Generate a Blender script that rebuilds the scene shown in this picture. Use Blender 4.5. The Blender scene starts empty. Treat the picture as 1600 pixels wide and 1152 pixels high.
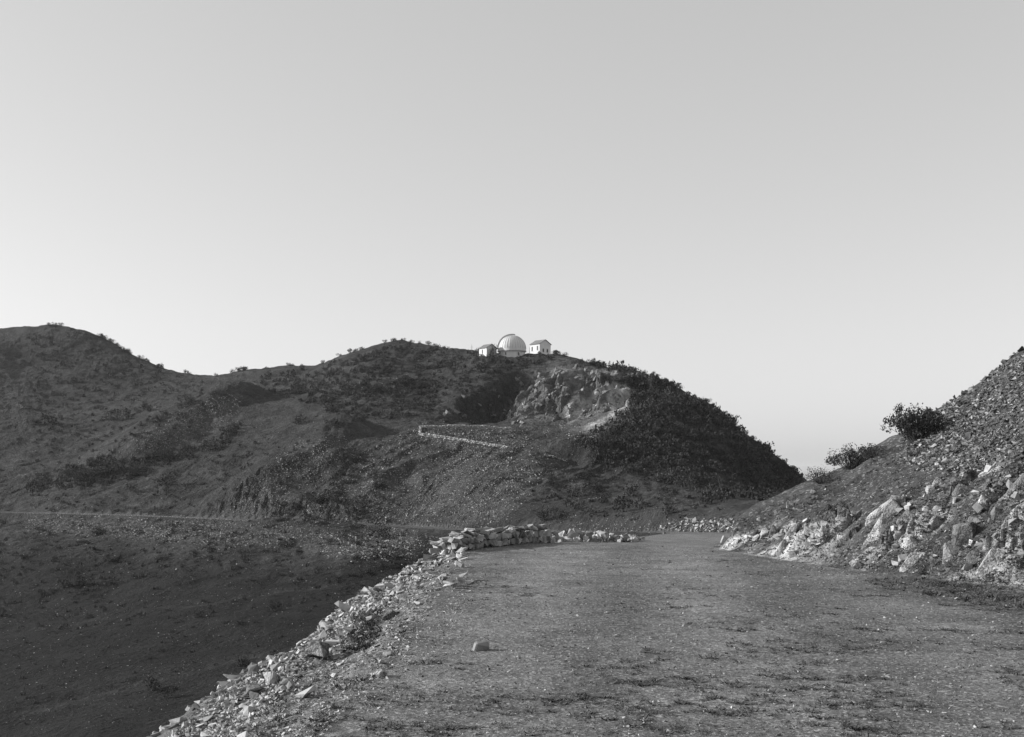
import bpy, bmesh, math, random
import numpy as np
from mathutils import Vector, Matrix, Euler, Quaternion

RNG = np.random.default_rng(7)
random.seed(7)
S = bpy.context.scene
C = S.collection

# ------------------------------------------------------------------ camera, sky, sun, exposure
F = 1760.0; CX = 800.0; HOR = 730.0; EYE = 2.0        # focal length in photo pixels, horizon row, eye height
cam_d = bpy.data.cameras.new('camera'); cam = bpy.data.objects.new('camera', cam_d); C.objects.link(cam)
cam.location = (0, 0, EYE); cam.rotation_euler = (math.radians(90), 0, 0)
cam_d.sensor_width = 36; cam_d.lens = F/1600*36; cam_d.shift_y = (HOR-576)/1600
cam_d.clip_start = 0.1; cam_d.clip_end = 90000
S.camera = cam

SUN_EL = math.radians(20); SUN_AZ = math.radians(-84)   # azimuth measured from +Y (view direction) towards +X
sv = Vector((math.sin(SUN_AZ)*math.cos(SUN_EL), math.cos(SUN_AZ)*math.cos(SUN_EL), math.sin(SUN_EL)))
W = bpy.data.worlds.new('World'); S.world = W; W.use_nodes = True
wn = W.node_tree.nodes; wl = W.node_tree.links; wn.clear()
sky = wn.new('ShaderNodeTexSky'); sky.sky_type = 'NISHITA'; sky.sun_disc = False
sky.sun_elevation = SUN_EL; sky.sun_rotation = SUN_AZ
sky.air_density = 1.0; sky.dust_density = 1.0; sky.ozone_density = 1.0; sky.altitude = 600
sep = wn.new('ShaderNodeSeparateColor'); bg = wn.new('ShaderNodeBackground'); wo = wn.new('ShaderNodeOutputWorld')
mixn = wn.new('ShaderNodeMix'); mixn.data_type = 'FLOAT'; mixn.inputs['Factor'].default_value = 0.5   # blue-sensitive plate
wl.new(sky.outputs[0], sep.inputs[0]); wl.new(sep.outputs['Blue'], mixn.inputs[2]); wl.new(sep.outputs['Green'], mixn.inputs[3])
veil = wn.new('ShaderNodeMix'); veil.data_type = 'FLOAT'; veil.inputs['Factor'].default_value = 0.45; veil.inputs[3].default_value = 3.3   # thin even high haze
wl.new(mixn.outputs[0], veil.inputs[2]); wl.new(veil.outputs[0], bg.inputs['Color'])
bg.inputs['Strength'].default_value = 0.15
wl.new(bg.outputs[0], wo.inputs[0])
sl = bpy.data.lights.new('sun', 'SUN'); sl.energy = 5.0; sl.angle = math.radians(0.5); sl.color = (1, 1, 1)
so = bpy.data.objects.new('sun', sl); C.objects.link(so); so.rotation_euler = sv.to_track_quat('Z', 'Y').to_euler()
so.location = (-50, 0, 80)
S.view_settings.view_transform = 'Standard'; S.view_settings.look = 'None'
S.view_settings.gamma = 1; S.view_settings.use_curve_mapping = False
S.view_settings.exposure = 0.37
S.render.engine = 'CYCLES'
HAZE = 0.00009
S.cycles.max_bounces = 4; S.cycles.diffuse_bounces = 2; S.cycles.volume_bounces = 1

# ------------------------------------------------------------------ numpy helpers
_perm = np.random.default_rng(3).random((4096,)).astype(np.float64)
def _h(ix, iy, seed):
    n = (ix*73856093) ^ (iy*19349663) ^ (seed*83492791)
    return _perm[(n ^ (n >> 11)) & 4095]
def vnoise(x, y, seed=0):
    ix = np.floor(x).astype(np.int64); iy = np.floor(y).astype(np.int64)
    fx = x-ix; fy = y-iy
    fx = fx*fx*fx*(fx*(fx*6-15)+10); fy = fy*fy*fy*(fy*(fy*6-15)+10)
    a = _h(ix, iy, seed); b = _h(ix+1, iy, seed); c = _h(ix, iy+1, seed); d = _h(ix+1, iy+1, seed)
    return (a+(b-a)*fx)*(1-fy)+(c+(d-c)*fx)*fy
def fbm(x, y, scale, octv=4, seed=0, gain=0.5, ridge=False):
    t = 0; amp = 1; tot = 0; xx = x/scale; yy = y/scale
    for o in range(octv):
        n = vnoise(xx+17.3*o, yy-9.1*o, seed+o)*2-1
        if ridge: n = 1-2*np.abs(n)
        t = t+n*amp; tot += amp; amp *= gain
        xx, yy = (xx*0.8-yy*0.6)*2.03, (xx*0.6+yy*0.8)*2.03
    return t/tot
def sstep(a, b, x):
    t = np.clip((x-a)/(b-a), 0, 1); return t*t*(3-2*t)
def smax(a, b, k): 
    h = np.clip(0.5+0.5*(a-b)/k, 0, 1); return b+(a-b)*h+k*h*(1-h)
def smin(a, b, k): return -smax(-a, -b, k)
def P(px, py, Y): return ((px-CX)/F*Y, Y, EYE-(py-HOR)/F*Y)

def seg_dist(x, y, pts, closed=False):
    """distance, index and parameter of the nearest segment"""
    pts = np.array(pts, float); best = np.full(x.shape, 1e18); bi = np.zeros(x.shape, np.int32); bt = np.zeros(x.shape)
    for i in range(len(pts)-1):
        ax, ay = pts[i, :2]; bx, by = pts[i+1, :2]; dx, dy = bx-ax, by-ay
        t = np.clip(((x-ax)*dx+(y-ay)*dy)/(dx*dx+dy*dy), 0, 1)
        d = (x-ax-t*dx)**2+(y-ay-t*dy)**2
        m = d < best; best = np.where(m, d, best); bi = np.where(m, i, bi); bt = np.where(m, t, bt)
    return np.sqrt(best), bi, bt
def in_poly(x, y, poly):
    c = np.zeros(x.shape, bool); n = len(poly)
    for i in range(n):
        x1, y1 = poly[i]; x2, y2 = poly[(i+1) % n]
        if y1 == y2: continue
        m = ((y1 > y) != (y2 > y)) & (x < (x2-x1)*(y-y1)/(y2-y1)+x1)
        c ^= m
    return c
def soft_poly(x, y, poly, w):
    """1 inside a pixel polygon fading to 0 over w outside/inside its edge"""
    ins = in_poly(x, y, poly); d, _, _ = seg_dist(x, y, list(poly)+[poly[0]])
    sd = np.where(ins, d, -d); return np.clip(0.5+sd/(2*w), 0, 1)

def facets(u, v, seed, tilt=.8):
    """fractured rock: every cell a tilted plane; returns height, joint distance and a tone per cell"""
    iu = np.floor(u).astype(np.int64); iv = np.floor(v).astype(np.int64)
    b1 = np.full(u.shape, 9.); b2 = np.full(u.shape, 9.); hh = np.zeros(u.shape); tn = np.zeros(u.shape)
    for a in (-1, 0, 1):
        for b in (-1, 0, 1):
            cu = iu+a; cv = iv+b; du = u-cu-_h(cu, cv, seed); dv = v-cv-_h(cu, cv, seed+1); d = np.hypot(du, dv)
            h = _h(cu, cv, seed+2)+tilt*(du*(_h(cu, cv, seed+3)*2-1)+dv*(_h(cu, cv, seed+4)*2-1))
            m = d < b1; b2 = np.where(m, b1, np.minimum(b2, d)); hh = np.where(m, h, hh); tn = np.where(m, _h(cu, cv, seed+5), tn); b1 = np.where(m, d, b1)
    return hh, b2-b1, tn

class RBF:
    def __init__(s, pts, reg=1e-4):
        p = np.array(pts, float); s.c = np.stack([p[:, 0]/p[:, 1]*3.0, np.log(p[:, 1])*1.6], 1); n = len(p)
        A = s.k(np.hypot(s.c[:, None, 0]-s.c[None, :, 0], s.c[:, None, 1]-s.c[None, :, 1]))+np.eye(n)*reg
        Q = np.c_[np.ones(n), s.c]; M = np.block([[A, Q], [Q.T, np.zeros((3, 3))]])
        s.w = np.linalg.solve(M, np.r_[p[:, 2], 0, 0, 0])
    @staticmethod
    def k(r): return r*r*np.log(r+1e-9)
    def __call__(s, x, y):
        yy = np.maximum(y, 8.0); u = x/yy*3.0; v = np.log(yy)*1.6
        o = s.w[-3]+s.w[-2]*u+s.w[-1]*v
        for (a, b), w in zip(s.c, s.w):
            r2 = (u-a)**2+(v-b)**2; o = o+w*0.5*r2*np.log(r2+1e-18)
        return o

# ------------------------------------------------------------------ the lie of the land
SKY = [(-700,640,350),(-450,590,360),(-200,535,375),(-80,515,380),(45,510,380),(100,511,380),(150,523,378),(190,546,374),(250,573,372),
 (325,591,370),(380,587,365),(440,575,358),(500,574,350),(540,556,342),(590,542,335),(630,535,330),(680,542,322),(730,547,312),
 (905,565,284),(950,574,276),(990,577,270),(1020,590,264),(1050,604,260),(1090,624,255),(1125,642,251),(1140,662,248),
 (1180,690,244),(1210,716,241),(1240,738,238),(1262,752,235),(1300,772,232),(1400,795,230)]
pts = [P(*q) for q in SKY]
for q in SKY:                                           # the land falls away behind each skyline point
    X, Y, Z = P(*q); pts.append((X*1.14, Y*1.14, Z-13)); pts.append((X*1.6, Y*1.6, Z-38))
VIS = [(757,556.5,296),(800,556.5,297),(845,553,297),(845,553.5,305),(872,553,292),(800,559,288),(757,560,288),(845,560,286),
 # shelf on the right, talus, benches
 (1100,808,67),(1000,806,83),(900,808,108),(830,812,134),(760,812,158),(1100,790,110),(1000,785,125),(900,797,135),
 (1100,772,160),(1000,768,170),(1180,778,150),(950,752,185),(880,778,170),(1150,765,188),(1210,768,205),
 (1050,700,212),(1130,715,216),(1150,682,235),(1000,650,232),(1080,655,238),
 (870,666,240),(905,578,271),(930,622,256),(985,600,262),(900,645,246),
 (700,664,232),(780,664,238),(850,668,236),(700,650,240),(780,644,246),(690,622,252),(740,599,260),(800,579,270),(855,567,279),
 (700,572,298),(640,560,312),(600,580,292),(640,610,268),(560,620,258),(600,650,238),(540,585,300),
 (660,669,226),(665,681,219),(730,690,214),(808,703,208),(800,672,226),(730,672,224),
 (600,722,205),(560,762,192),(640,808,180),(700,760,190),(740,800,172),(800,740,196),(855,722,200),(870,692,211),(930,697,208),
 (945,720,198),(840,770,176),
 (480,692,228),(420,735,214),(350,792,199),(300,752,218),(200,780,212),(100,785,214),(45,790,216),
 (380,640,270),(430,612,300),(330,620,310),(250,640,290),(200,692,255),(100,700,260),(100,622,315),(150,575,345),(45,562,350),
 (45,740,238),(-200,720,250),(-300,640,310),(-500,760,230),(500,610,290),(450,600,315),
 # ravine below the far road
 (45,835,180),(45,950,112),(45,1112,62),(160,1112,60),(300,1085,63),(300,950,96),(300,850,158),(450,1000,76),(420,900,118),
 (500,850,150),(600,872,128),(640,850,150),(560,940,92),(-300,830,190),(-300,1000,90),(-300,1400,40)]
pts += [P(*q) for q in VIS]
pts += [(-3,8,-5),(-8,8,-8),(-30,8,-13),(-3,14,-5),(3,8,-5),(9,8,-4),(-10,15,-7),(-10,25,-7.5),(-14,40,-9.3),(-25,20,-11),(-40,35,-12.5),(2,50,-3.6),(4,62,-4),(0,80,-6.3),(-6,60,-7.5),(-6,100,-9),
        (0.5,100,-6.4),(-6,135,-9),(16,60,0),(20,90,-1),(30,120,-2),(40,170,-3),(60,220,-5),(14,40,-1),(10,25,-1),(12,12,-1)]
base_rbf = RBF(pts)

SPUR = [(1565,915,19),(1450,903,20.3),(1340,893,21.6),(1270,884,23),(1220,875,24.3),(1165,866,26),(1115,858,27.5),
 (1125,822,28.4),(1180,791,28.9),(1260,764,29.4),(1300,745,29.6),(1380,697,30.2),(1440,664,30.7),(1490,632,31.2),(1565,576,32),(1700,480,34),(1900,380,35),
 (1180,826,27.5),(1250,812,26.4),(1320,800,25.2),(1400,785,23.4),(1500,770,22.3),(1565,745,21.6),(1570,655,26),(1480,700,26.5),(1400,737,26.4),
 (1320,765,27.5),(1700,700,21)]
sp = [P(*q) for q in SPUR]
sp += [(9.4,15.5,0),(10,10,0),(10.3,4,0),(13,12,2.4),(13,4,2.4),(20,10,6),(20,25,7),(16,20,5),(25,35,6),
       (5.5,31.5,-.6),(7.5,33,-.4),(9.5,36,-.4),(12,37.5,.6),(15,41,1.5),(20,45,2.5),(14,50,-1),(25,60,-.5),(3.6,27,-.5),(2,28,-1)]
spur_rbf = RBF(sp)

ROADL = [(-1.3,-15),(-1.3,0),(-1.3,9),(-1.2,15),(-1.05,20),(-1.0,24),(-.9,27),(.6,29.6),(2.8,35.5),(4.6,42),(6,50)]
ROADR = [(10.2,-15),(10.3,0),(9.9,10),(9.3,15.5),(8.3,19),(6.6,21.6),(5.8,24.3),(4.9,27.5),(6.6,32),(9.2,39),(11.3,50)]
ROADZ = [0,0,0,0,0,0,0,0,-.3,-.75,-1.1]
FARC = [(10.4,60,-1.5),(8.7,75,-2.3),(5.7,100,-3.8),(2.1,125,-5.2),(-3,148,-6.4),(-9.4,163,-7),(-17,173,-7.1),(-31,183,-6.9),
        (-46,190,-6.85),(-68,199,-6.5),(-88,205,-6.3),(-120,214,-6),(-200,240,-5)]
ctr = [((a[0]+b[0])/2, (a[1]+b[1])/2, z) for a, b, z in zip(ROADL, ROADR, ROADZ)]
for i, c in enumerate(FARC):
    p0 = FARC[i-1] if i else (9, 50, 0); p1 = FARC[i+1] if i+1 < len(FARC) else c
    dx, dy = p1[0]-p0[0], p1[1]-p0[1]; L = math.hypot(dx, dy); nx, ny = -dy/L, dx/L; hw = 1.8
    ROADL.append((c[0]+nx*hw, c[1]+ny*hw)); ROADR.append((c[0]-nx*hw, c[1]-ny*hw)); ctr.append(c); ROADZ.append(c[2])
ROADPOLY = ROADL+ROADR[::-1]

def mound(x, y, a, b, h, w, k=2.0):
    """a tipped heap running from a to b (world x, y)"""
    d, i, t = seg_dist(x, y, [a, b]); return h*np.exp(-(d/w)**k)*(1-0.25*t)
def pxy(px, py, Y): q = P(px, py, Y); return (q[0], q[1])

def rockmask(x, y, h, d):
    q = x*0.93+y*0.37; r = -x*0.37+y*0.93
    lim = .95+.95*sstep(19.3, 17.8, r); m = sstep(lim+.35, lim-.25, h+fbm(r+q*.5, q, 2.2, 3, 111)*1.2)*sstep(-.48, -.22, fbm(r+q*.55, q*.5, 1.9, 4, 113))
    gap = np.exp(-((r-18.5)/.9)**2)
    return np.clip(m*(1-gap), 0, 1)
def height(x, y):
    px = CX+F*x/np.maximum(y, 1)
    H = base_rbf(x, y)
    far = sstep(60, 130, y)
    # spoil heaps
    H = H+mound(x, y, pxy(355,635,283), pxy(205,700,245), 5.2, 9.5, 3)*far
    H = H+mound(x, y, pxy(520,700,226), pxy(385,775,203), 4.6, 7.5, 3)*far
    H = H+mound(x, y, pxy(500,745,208), pxy(400,795,197), 2.4, 5.0, 2)*far
    H = H+mound(x, y, pxy(625,605,272), pxy(520,612,268), 2.4, 7, 3)*far
    H = H+mound(x, y, pxy(800,728,198), pxy(725,790,178), 2.4, 8, 3)*far
    H = H+mound(x, y, pxy(900,690,208), pxy(850,690,208), 2.2, 7, 3)*far
    # broad and fine relief of the hills
    H = H+far*(fbm(x, y, 26, 4, 11)*1.2+fbm(x+y*.3, y*.6, 7, 5, 21, .6)*0.75+(fbm(x, y, 1.9, 3, 23, .6)*.22-.25*sstep(.55, .95, fbm(x-y*.35, y*.35, 9, 3, 27, .5, True))))
    # gullies running down the big spoil fan and its neighbours
    gx, gy = x+16, y-200; ac = gx*.85-gy*.52; al = gx*.52+gy*.85
    gm = np.exp(-((gx/42)**4))*np.exp(-(((y-195)/28)**4))*far
    H = H+gm*(fbm(ac+fbm(x, y, 9, 2, 29)*3, al*.16, 5.5, 3, 28, .5, True)*.85-.25)
    # the quarried hollow: its left wall turns away from the sun, its right wall is bare jointed rock
    rim = [pxy(660,664,234), pxy(676,648,240), pxy(700,622,250), pxy(750,597,259), pxy(800,581,268), pxy(838,576,272), pxy(842,600,262), pxy(815,632,250), pxy(800,664,238)]
    dr, _, _ = seg_dist(x, y, rim); inp = in_poly(x, y, rim)
    H = H-np.where(inp, np.maximum(H-10.9, 0)*.9*sstep(0, 6.0, dr+(fbm(x, y, 4.5, 4, 33, .6)-.1)*4.5*sstep(0, 2, dr)), 0)
    cliff = np.exp(-(((x-19)/15)**4))*np.exp(-(((y-256)/13)**4))*sstep(238, 248, y)*sstep(275, 263, y+fbm(x, y, 6, 2, 38)*4)
    w1 = fbm(x, y, 7, 3, 34)*2.5; ua = x*.9-(y-255)*.30+w1; va = (y+x*.35)*.5+w1
    f1, e1, _ = facets(ua/5.5, va/6.0, 35, 1.6); f2, e2, _ = facets(ua/2.1, va/2.6, 36, 1.4)
    H = H+cliff*((f1-.5)*3.6-1.6*sstep(.12, 0, e1)+(f2-.5)*1.3-.5*sstep(.15, 0, e2))
    # roads benched into the slope at the switchback
    for bl_ in ([(658,670,227),(700,668,227),(750,669,227),(800,672,227)], [(655,680,221),(665,682,219),(730,691,213.5),(808,704,208),(850,713,204),(890,722,203)]):
        bw = [P(*q) for q in bl_]; d_, i_, t_ = seg_dist(x, y, bw); zb = np.array([q[2] for q in bw]); zz = zb[i_]*(1-t_)+zb[i_+1]*t_
        k_ = sstep(4.0, 1.4, d_); H = H*(1-k_)+(zz+fbm(x, y, 2, 2, 37)*.1)*k_
    H = H+(1-far)*(fbm(x, y, 7, 4, 41)*0.35)
    # near spur
    hs = spur_rbf(x, y)
    wsp = sstep(75, 45, y)*sstep(1.5, 3.5, x)
    fc = sstep(0.0, 1.2, hs)*wsp
    q = x*0.93+y*0.37; r = -x*0.37+y*0.93
    hs = hs+fc*(fbm(r*1.0+hs*.6, q*0.45, 1.7, 4, 51, .55, True)*0.20+fbm(x, y, 0.5, 3, 55)*0.06+fbm(x, y, 2.4, 2, 57)*.12)
    H = np.where(wsp > 0, np.maximum(H, H+(smax(hs, H, .3)-H)*wsp), H)
    # the road cut through it all
    ins = in_poly(x, y, ROADPOLY)
    dL, _, _ = seg_dist(x, y, ROADL); dR, _, _ = seg_dist(x, y, ROADR)
    _, ci, ct = seg_dist(x, y, ctr); z = np.array([c[2] for c in ctr]); zr = z[ci]*(1-ct)+z[np.minimum(ci+1, len(z)-1)]*ct
    left = dL < dR; d = np.minimum(dL, dR)
    lipw = np.interp(y, [0, 12, 20, 24, 27, 29, 35, 60], [2.2, 2.2, 2.3, 1.9, 1.45, .95, .5, .6])
    lipz = np.interp(y, [0, 12, 20, 24, 27, 29, 35, 60], [.68, .64, .66, .42, .15, -.05, .1, .1])
    f = np.where(d < lipw, lipz*(d/lipw)**1.25, lipz+(d-lipw)*1.08)
    f = f+np.where(y < 40, fbm(x, y, 1.6, 4, 61)*0.16*sstep(0.1, .8, d)+fbm(x, y, .35, 3, 63)*.045*sstep(0, .4, d), 0)
    lowlim = np.where(left, zr-f, zr-.8*d)
    near = y < 45
    ribs = fbm(x*1.0, y*0.3, .75, 2, 71, .5, True)
    cut = np.where(near, 1.55*d+.1, d*(1.2+.3*ribs*far))
    uplim = zr+np.where(left & near, 0.02-0.0*d, cut)
    uplim = np.where(left & (d > 8), 1e3, uplim)
    Ho = np.maximum(H, lowlim); Ho = np.minimum(Ho, uplim)
    # bare jointed rock where the near bank was blasted for the road
    if np.any(near & (x > 3)):
        rm = rockmask(x, y, Ho, d)*(near & ~left & ~ins)
        q = x*0.93+y*0.37; r = -x*0.37+y*0.93; wob = fbm(x, y, 1.3, 3, 73)*.35
        ua = r+q*.55+wob; va = q-r*.55+wob
        g1, e1, _ = facets(ua/.85, va/1.9, 74, 1.3); g2, e2, _ = facets(ua/.32, va/.6, 75, 1.2)
        Ho = Ho+rm*sstep(0, .4, d)*sstep(.05, .9, Ho)*sstep(23.3, 21.8, r)*((g1-.42)*.75-.22*sstep(.10, 0, e1)+(g2-.5)*.17-.09*sstep(.14, 0, e2))
    rd = zr+fbm(x, y, 5, 3, 81)*.035*np.clip((45-y)/30, 0, 1)+fbm(x, y, .45, 3, 83)*.012
    edge = sstep(0, 0.5, d)
    return np.where(ins, rd, rd*(1-edge)+Ho*edge), ins, left, d

pxs = np.concatenate([np.arange(-760, -60, 20), np.arange(-60, 1660, 2.6), np.arange(1660, 2400, 20)])
ys = np.concatenate([HOR*0+3520/np.arange(900, 77, -2.6), np.arange(46, 150, 1.1), np.arange(150, 300, .62), np.arange(300, 392, 1.1), np.arange(392, 440, 4), np.arange(440, 760, 20)])
ys = np.concatenate([ys, np.arange(15.5, 33, .08), np.arange(237, 274, .4)]); ys = np.unique(np.round(ys, 2))
GU, GY = np.meshgrid((pxs-CX)/F, ys); GX = GU*GY
GH, INS, LEFT, DR = height(GX, GY)

# narrow footpaths worn into the slopes
GP = HOR+(EYE-GH)/GY*F                                     # photo row of every ground point
def hit(px, py):
    """first ground point seen at a photo position -> world x, y, z"""
    c = np.searchsorted(pxs, px); c = min(max(c, 1), len(pxs)-1); t = (px-pxs[c-1])/(pxs[c]-pxs[c-1])
    col = GP[:, c-1]*(1-t)+GP[:, c]*t
    k = np.argmax(col <= py)
    if col[k] > py: return None
    if k == 0: Y = ys[0]
    else: Y = ys[k-1]+(ys[k]-ys[k-1])*(col[k-1]-py)/max(col[k-1]-col[k], 1e-9)
    return ((px-CX)/F*Y, Y, EYE-(py-HOR)/F*Y)
def ground(x, y):
    """height of the ground mesh"""
    px = CX+F*x/y; c = np.clip(np.searchsorted(pxs, px), 1, len(pxs)-1); r = np.clip(np.searchsorted(ys, y), 1, len(ys)-1)
    t = np.clip((px-pxs[c-1])/(pxs[c]-pxs[c-1]), 0, 1); s = np.clip((y-ys[r-1])/(ys[r]-ys[r-1]), 0, 1)
    return (GH[r-1, c-1]*(1-t)+GH[r-1, c]*t)*(1-s)+(GH[r, c-1]*(1-t)+GH[r, c]*t)*s
PATHS = [([(935,737),(985,752),(1050,775),(1120,790)],1.0),([(45,984),(150,966),(300,946),(420,926),(560,908),(620,897)],1.1),
 ([(60,1104),(160,1078),(300,1045),(400,1021),(500,1000)],1.1),([(45,792),(180,788),(260,786)],.7),([(385,622),(430,630),(480,645),(560,657)],1.6),
 ([(545,655),(600,610),(680,585),(760,568)],.9),([(1010,745),(1060,765),(1110,800),(1140,815)],1.0),([(940,775),(1010,790),(1060,800)],.8)]
TRACK = np.zeros_like(GH)
for pl, w in PATHS:
    wp = [hit(*q) for q in pl]; wp = [q for q in wp if q]
    if len(wp) < 2: continue
    d, _, _ = seg_dist(GX, GY, wp); d = d+fbm(GX, GY, 3, 2, 5)*w*.4
    m = np.clip(1.3-d/w, 0, 1)*(~INS); TRACK = np.maximum(TRACK, m); GH = GH-m*.18
GP = HOR+(EYE-GH)/GY*F

# zones of ground cover, found where the photograph shows them and kept as vertex data of the ground
GPX = np.broadcast_to(pxs[None, :], GH.shape)
def zone(poly, w): return soft_poly(GPX+fbm(GX, GY, GY.clip(3)*.02+1e-3, 3, 91)*w*1.5, GP+fbm(GX, GY, GY.clip(3)*.02, 3, 95)*w*1.2, poly, w)
Z_TALUS = [[(375,618),(340,620),(260,655),(190,690),(195,712),(240,705),(320,680),(375,650)],
 [(545,688),(470,690),(400,740),(335,805),(420,805),(520,740),(550,710)],
 [(655,668),(830,672),(835,705),(870,720),(830,760),(780,815),(430,815),(500,770),(560,715)],
 [(45,806),(640,828),(660,850),(560,870),(440,850),(300,850),(160,835),(45,830)],
 [(640,590),(540,598),(500,612),(560,618),(650,612)]]
Z_CLIFF = [(775,655),(830,580),(880,566),(1000,578),(985,625),(930,668),(850,668)]
Z_SCRUB = [(900,560),(1000,572),(1270,760),(1240,790),(1100,760),(930,720),(900,680),(985,640),(1000,600)]
Z_RAVINE = [(-900,850),(45,855),(300,872),(500,885),(640,860),(800,840),(800,1300),(-900,1600)]
FARM = (GY > 55)
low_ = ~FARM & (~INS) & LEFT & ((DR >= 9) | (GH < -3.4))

talus = np.zeros_like(GH)
for zp in Z_TALUS: talus = np.maximum(talus, zone(zp, 9))
talus *= FARM
cliffm = zone(Z_CLIFF, 12)*FARM
scrub = zone(Z_SCRUB, 34)*FARM
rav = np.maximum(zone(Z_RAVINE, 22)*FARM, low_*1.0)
near = ~FARM
bank = near & (~LEFT) & (~INS) & (GX > 2)
emb = near & (~INS) & LEFT & ~low_
rel = GH
tone = np.full(GH.shape, .092)
tone += .035*fbm(GX, GY, 30, 3, 101)+.045*fbm(GX+GY*.3, GY*.6, 6, 5, 103, .65)*FARM
tone = tone*(1-talus)+talus*(.130+.04*fbm(GX, GY, 12, 3, 105))
tone = tone*(1-scrub)+scrub*.075
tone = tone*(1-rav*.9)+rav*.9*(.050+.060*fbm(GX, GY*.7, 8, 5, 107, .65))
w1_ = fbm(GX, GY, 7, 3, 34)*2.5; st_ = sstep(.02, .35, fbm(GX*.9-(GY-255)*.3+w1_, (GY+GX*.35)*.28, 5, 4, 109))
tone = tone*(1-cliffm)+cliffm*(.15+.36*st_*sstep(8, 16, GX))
tone = tone+TRACK*(.03+.05*rav)
rockm = bank*rockmask(GX, GY, GH, DR)
tone = np.where(bank, .080+.04*fbm(GX, GY, 1.5, 4, 115, .6), tone)
q_ = GX*.93+GY*.37; r_ = -GX*.37+GY*.93; wb_ = fbm(GX, GY, 1.3, 3, 73)*.35
_, e_, c_ = facets((r_+q_*.55+wb_)/.85, (q_-r_*.55+wb_)/1.9, 74, 1.3)
tone = tone*(1-rockm)+rockm*(.26+.24*c_)*(.5+.5*sstep(0, .07, e_))
tone = np.where(emb, .16+.05*fbm(GX, GY, .8, 3, 117), tone)
roadfar = sstep(40, 60, GY)
vignette = sstep(3.5, 9.5, GX+fbm(GX, GY, 3, 3, 119)*1.5)*sstep(40, 20, GY)  # vignette darkening painted into the near road's tone, growing towards the right
tone = np.where(INS & (GY > 70), .105, tone)
tone = np.where(INS & (GY <= 70), .200+.03*fbm(GX*.5, GY*.35, 1.6, 4, 121)+.02*fbm(GX, GY, .3, 2, 123)-.12*vignette+.030*np.cos((GX-.9-.12*GY)*2.3)*sstep(40, 25, GY), tone)
rough = np.clip(talus*.8+cliffm*.5+bank*.6+emb*.8+INS*.35, 0, 1)
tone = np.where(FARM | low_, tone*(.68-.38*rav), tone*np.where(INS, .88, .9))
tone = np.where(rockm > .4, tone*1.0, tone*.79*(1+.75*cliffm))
tone = np.clip(tone, .012, .6)
kind = talus

# ------------------------------------------------------------------ materials
def mat(name): 
    m = bpy.data.materials.new(name); m.use_nodes = True; m.node_tree.nodes.clear(); return m, m.node_tree.nodes, m.node_tree.links
def nd(nt, t, **k):
    n = nt.new(t)
    for a, b in k.items(): setattr(n, a, b)
    return n
def ground_mat(name, s1, s2, s3, bump, amp=.5, speck=0.0, speck_scale=30, dist=1.0):
    """grey ground: vertex tone broken up by three sizes of noise, bumped; optional pale chips"""
    m, n, l = mat(name)
    at = nd(n, 'ShaderNodeAttribute', attribute_name='tone'); geo = nd(n, 'ShaderNodeNewGeometry')
    tot = None; prev = at.outputs['Fac']
    for i, (s, a) in enumerate(((s1, amp), (s2, amp*.9), (s3, amp*.9))):
        t = nd(n, 'ShaderNodeTexNoise'); t.inputs['Scale'].default_value = s; t.inputs['Detail'].default_value = 5; t.inputs['Roughness'].default_value = .62
        l.new(geo.outputs['Position'], t.inputs['Vector'])
        r = nd(n, 'ShaderNodeMapRange'); r.inputs['From Min'].default_value = .3; r.inputs['From Max'].default_value = .7
        r.inputs['To Min'].default_value = 1-a; r.inputs['To Max'].default_value = 1+a; l.new(t.outputs['Fac'], r.inputs['Value'])
        mu = nd(n, 'ShaderNodeMath', operation='MULTIPLY'); l.new(prev, mu.inputs[0]); l.new(r.outputs[0], mu.inputs[1]); prev = mu.outputs[0]
        if i == 2: last = t
        if i == 1: mid = t
    if speck:
        v = nd(n, 'ShaderNodeTexVoronoi'); v.inputs['Scale'].default_value = speck_scale; l.new(geo.outputs['Position'], v.inputs['Vector'])
        c = nd(n, 'ShaderNodeSeparateColor'); l.new(v.outputs['Color'], c.inputs[0])
        r = nd(n, 'ShaderNodeMapRange'); r.inputs['From Min'].default_value = .80; r.inputs['From Max'].default_value = 1.0
        r.inputs['To Max'].default_value = speck; l.new(c.outputs[0], r.inputs['Value'])
        ad = nd(n, 'ShaderNodeMath', operation='ADD'); l.new(prev, ad.inputs[0]); l.new(r.outputs[0], ad.inputs[1]); prev = ad.outputs[0]
    b = nd(n, 'ShaderNodeBsdfPrincipled'); b.inputs['Roughness'].default_value = .95; b.inputs['Specular IOR Level'].default_value = .15
    l.new(prev, b.inputs['Base Color'])
    h = nd(n, 'ShaderNodeMath', operation='ADD'); l.new(last.outputs['Fac'], h.inputs[0])
    l.new(mid.outputs['Fac'], h.inputs[1])
    bp = nd(n, 'ShaderNodeBump'); bp.inputs['Strength'].default_value = bump; bp.inputs['Distance'].default_value = dist
    l.new(h.outputs[0], bp.inputs['Height']); l.new(bp.outputs[0], b.inputs['Normal'])
    o = nd(n, 'ShaderNodeOutputMaterial'); l.new(b.outputs[0], o.inputs[0]); return m
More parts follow.
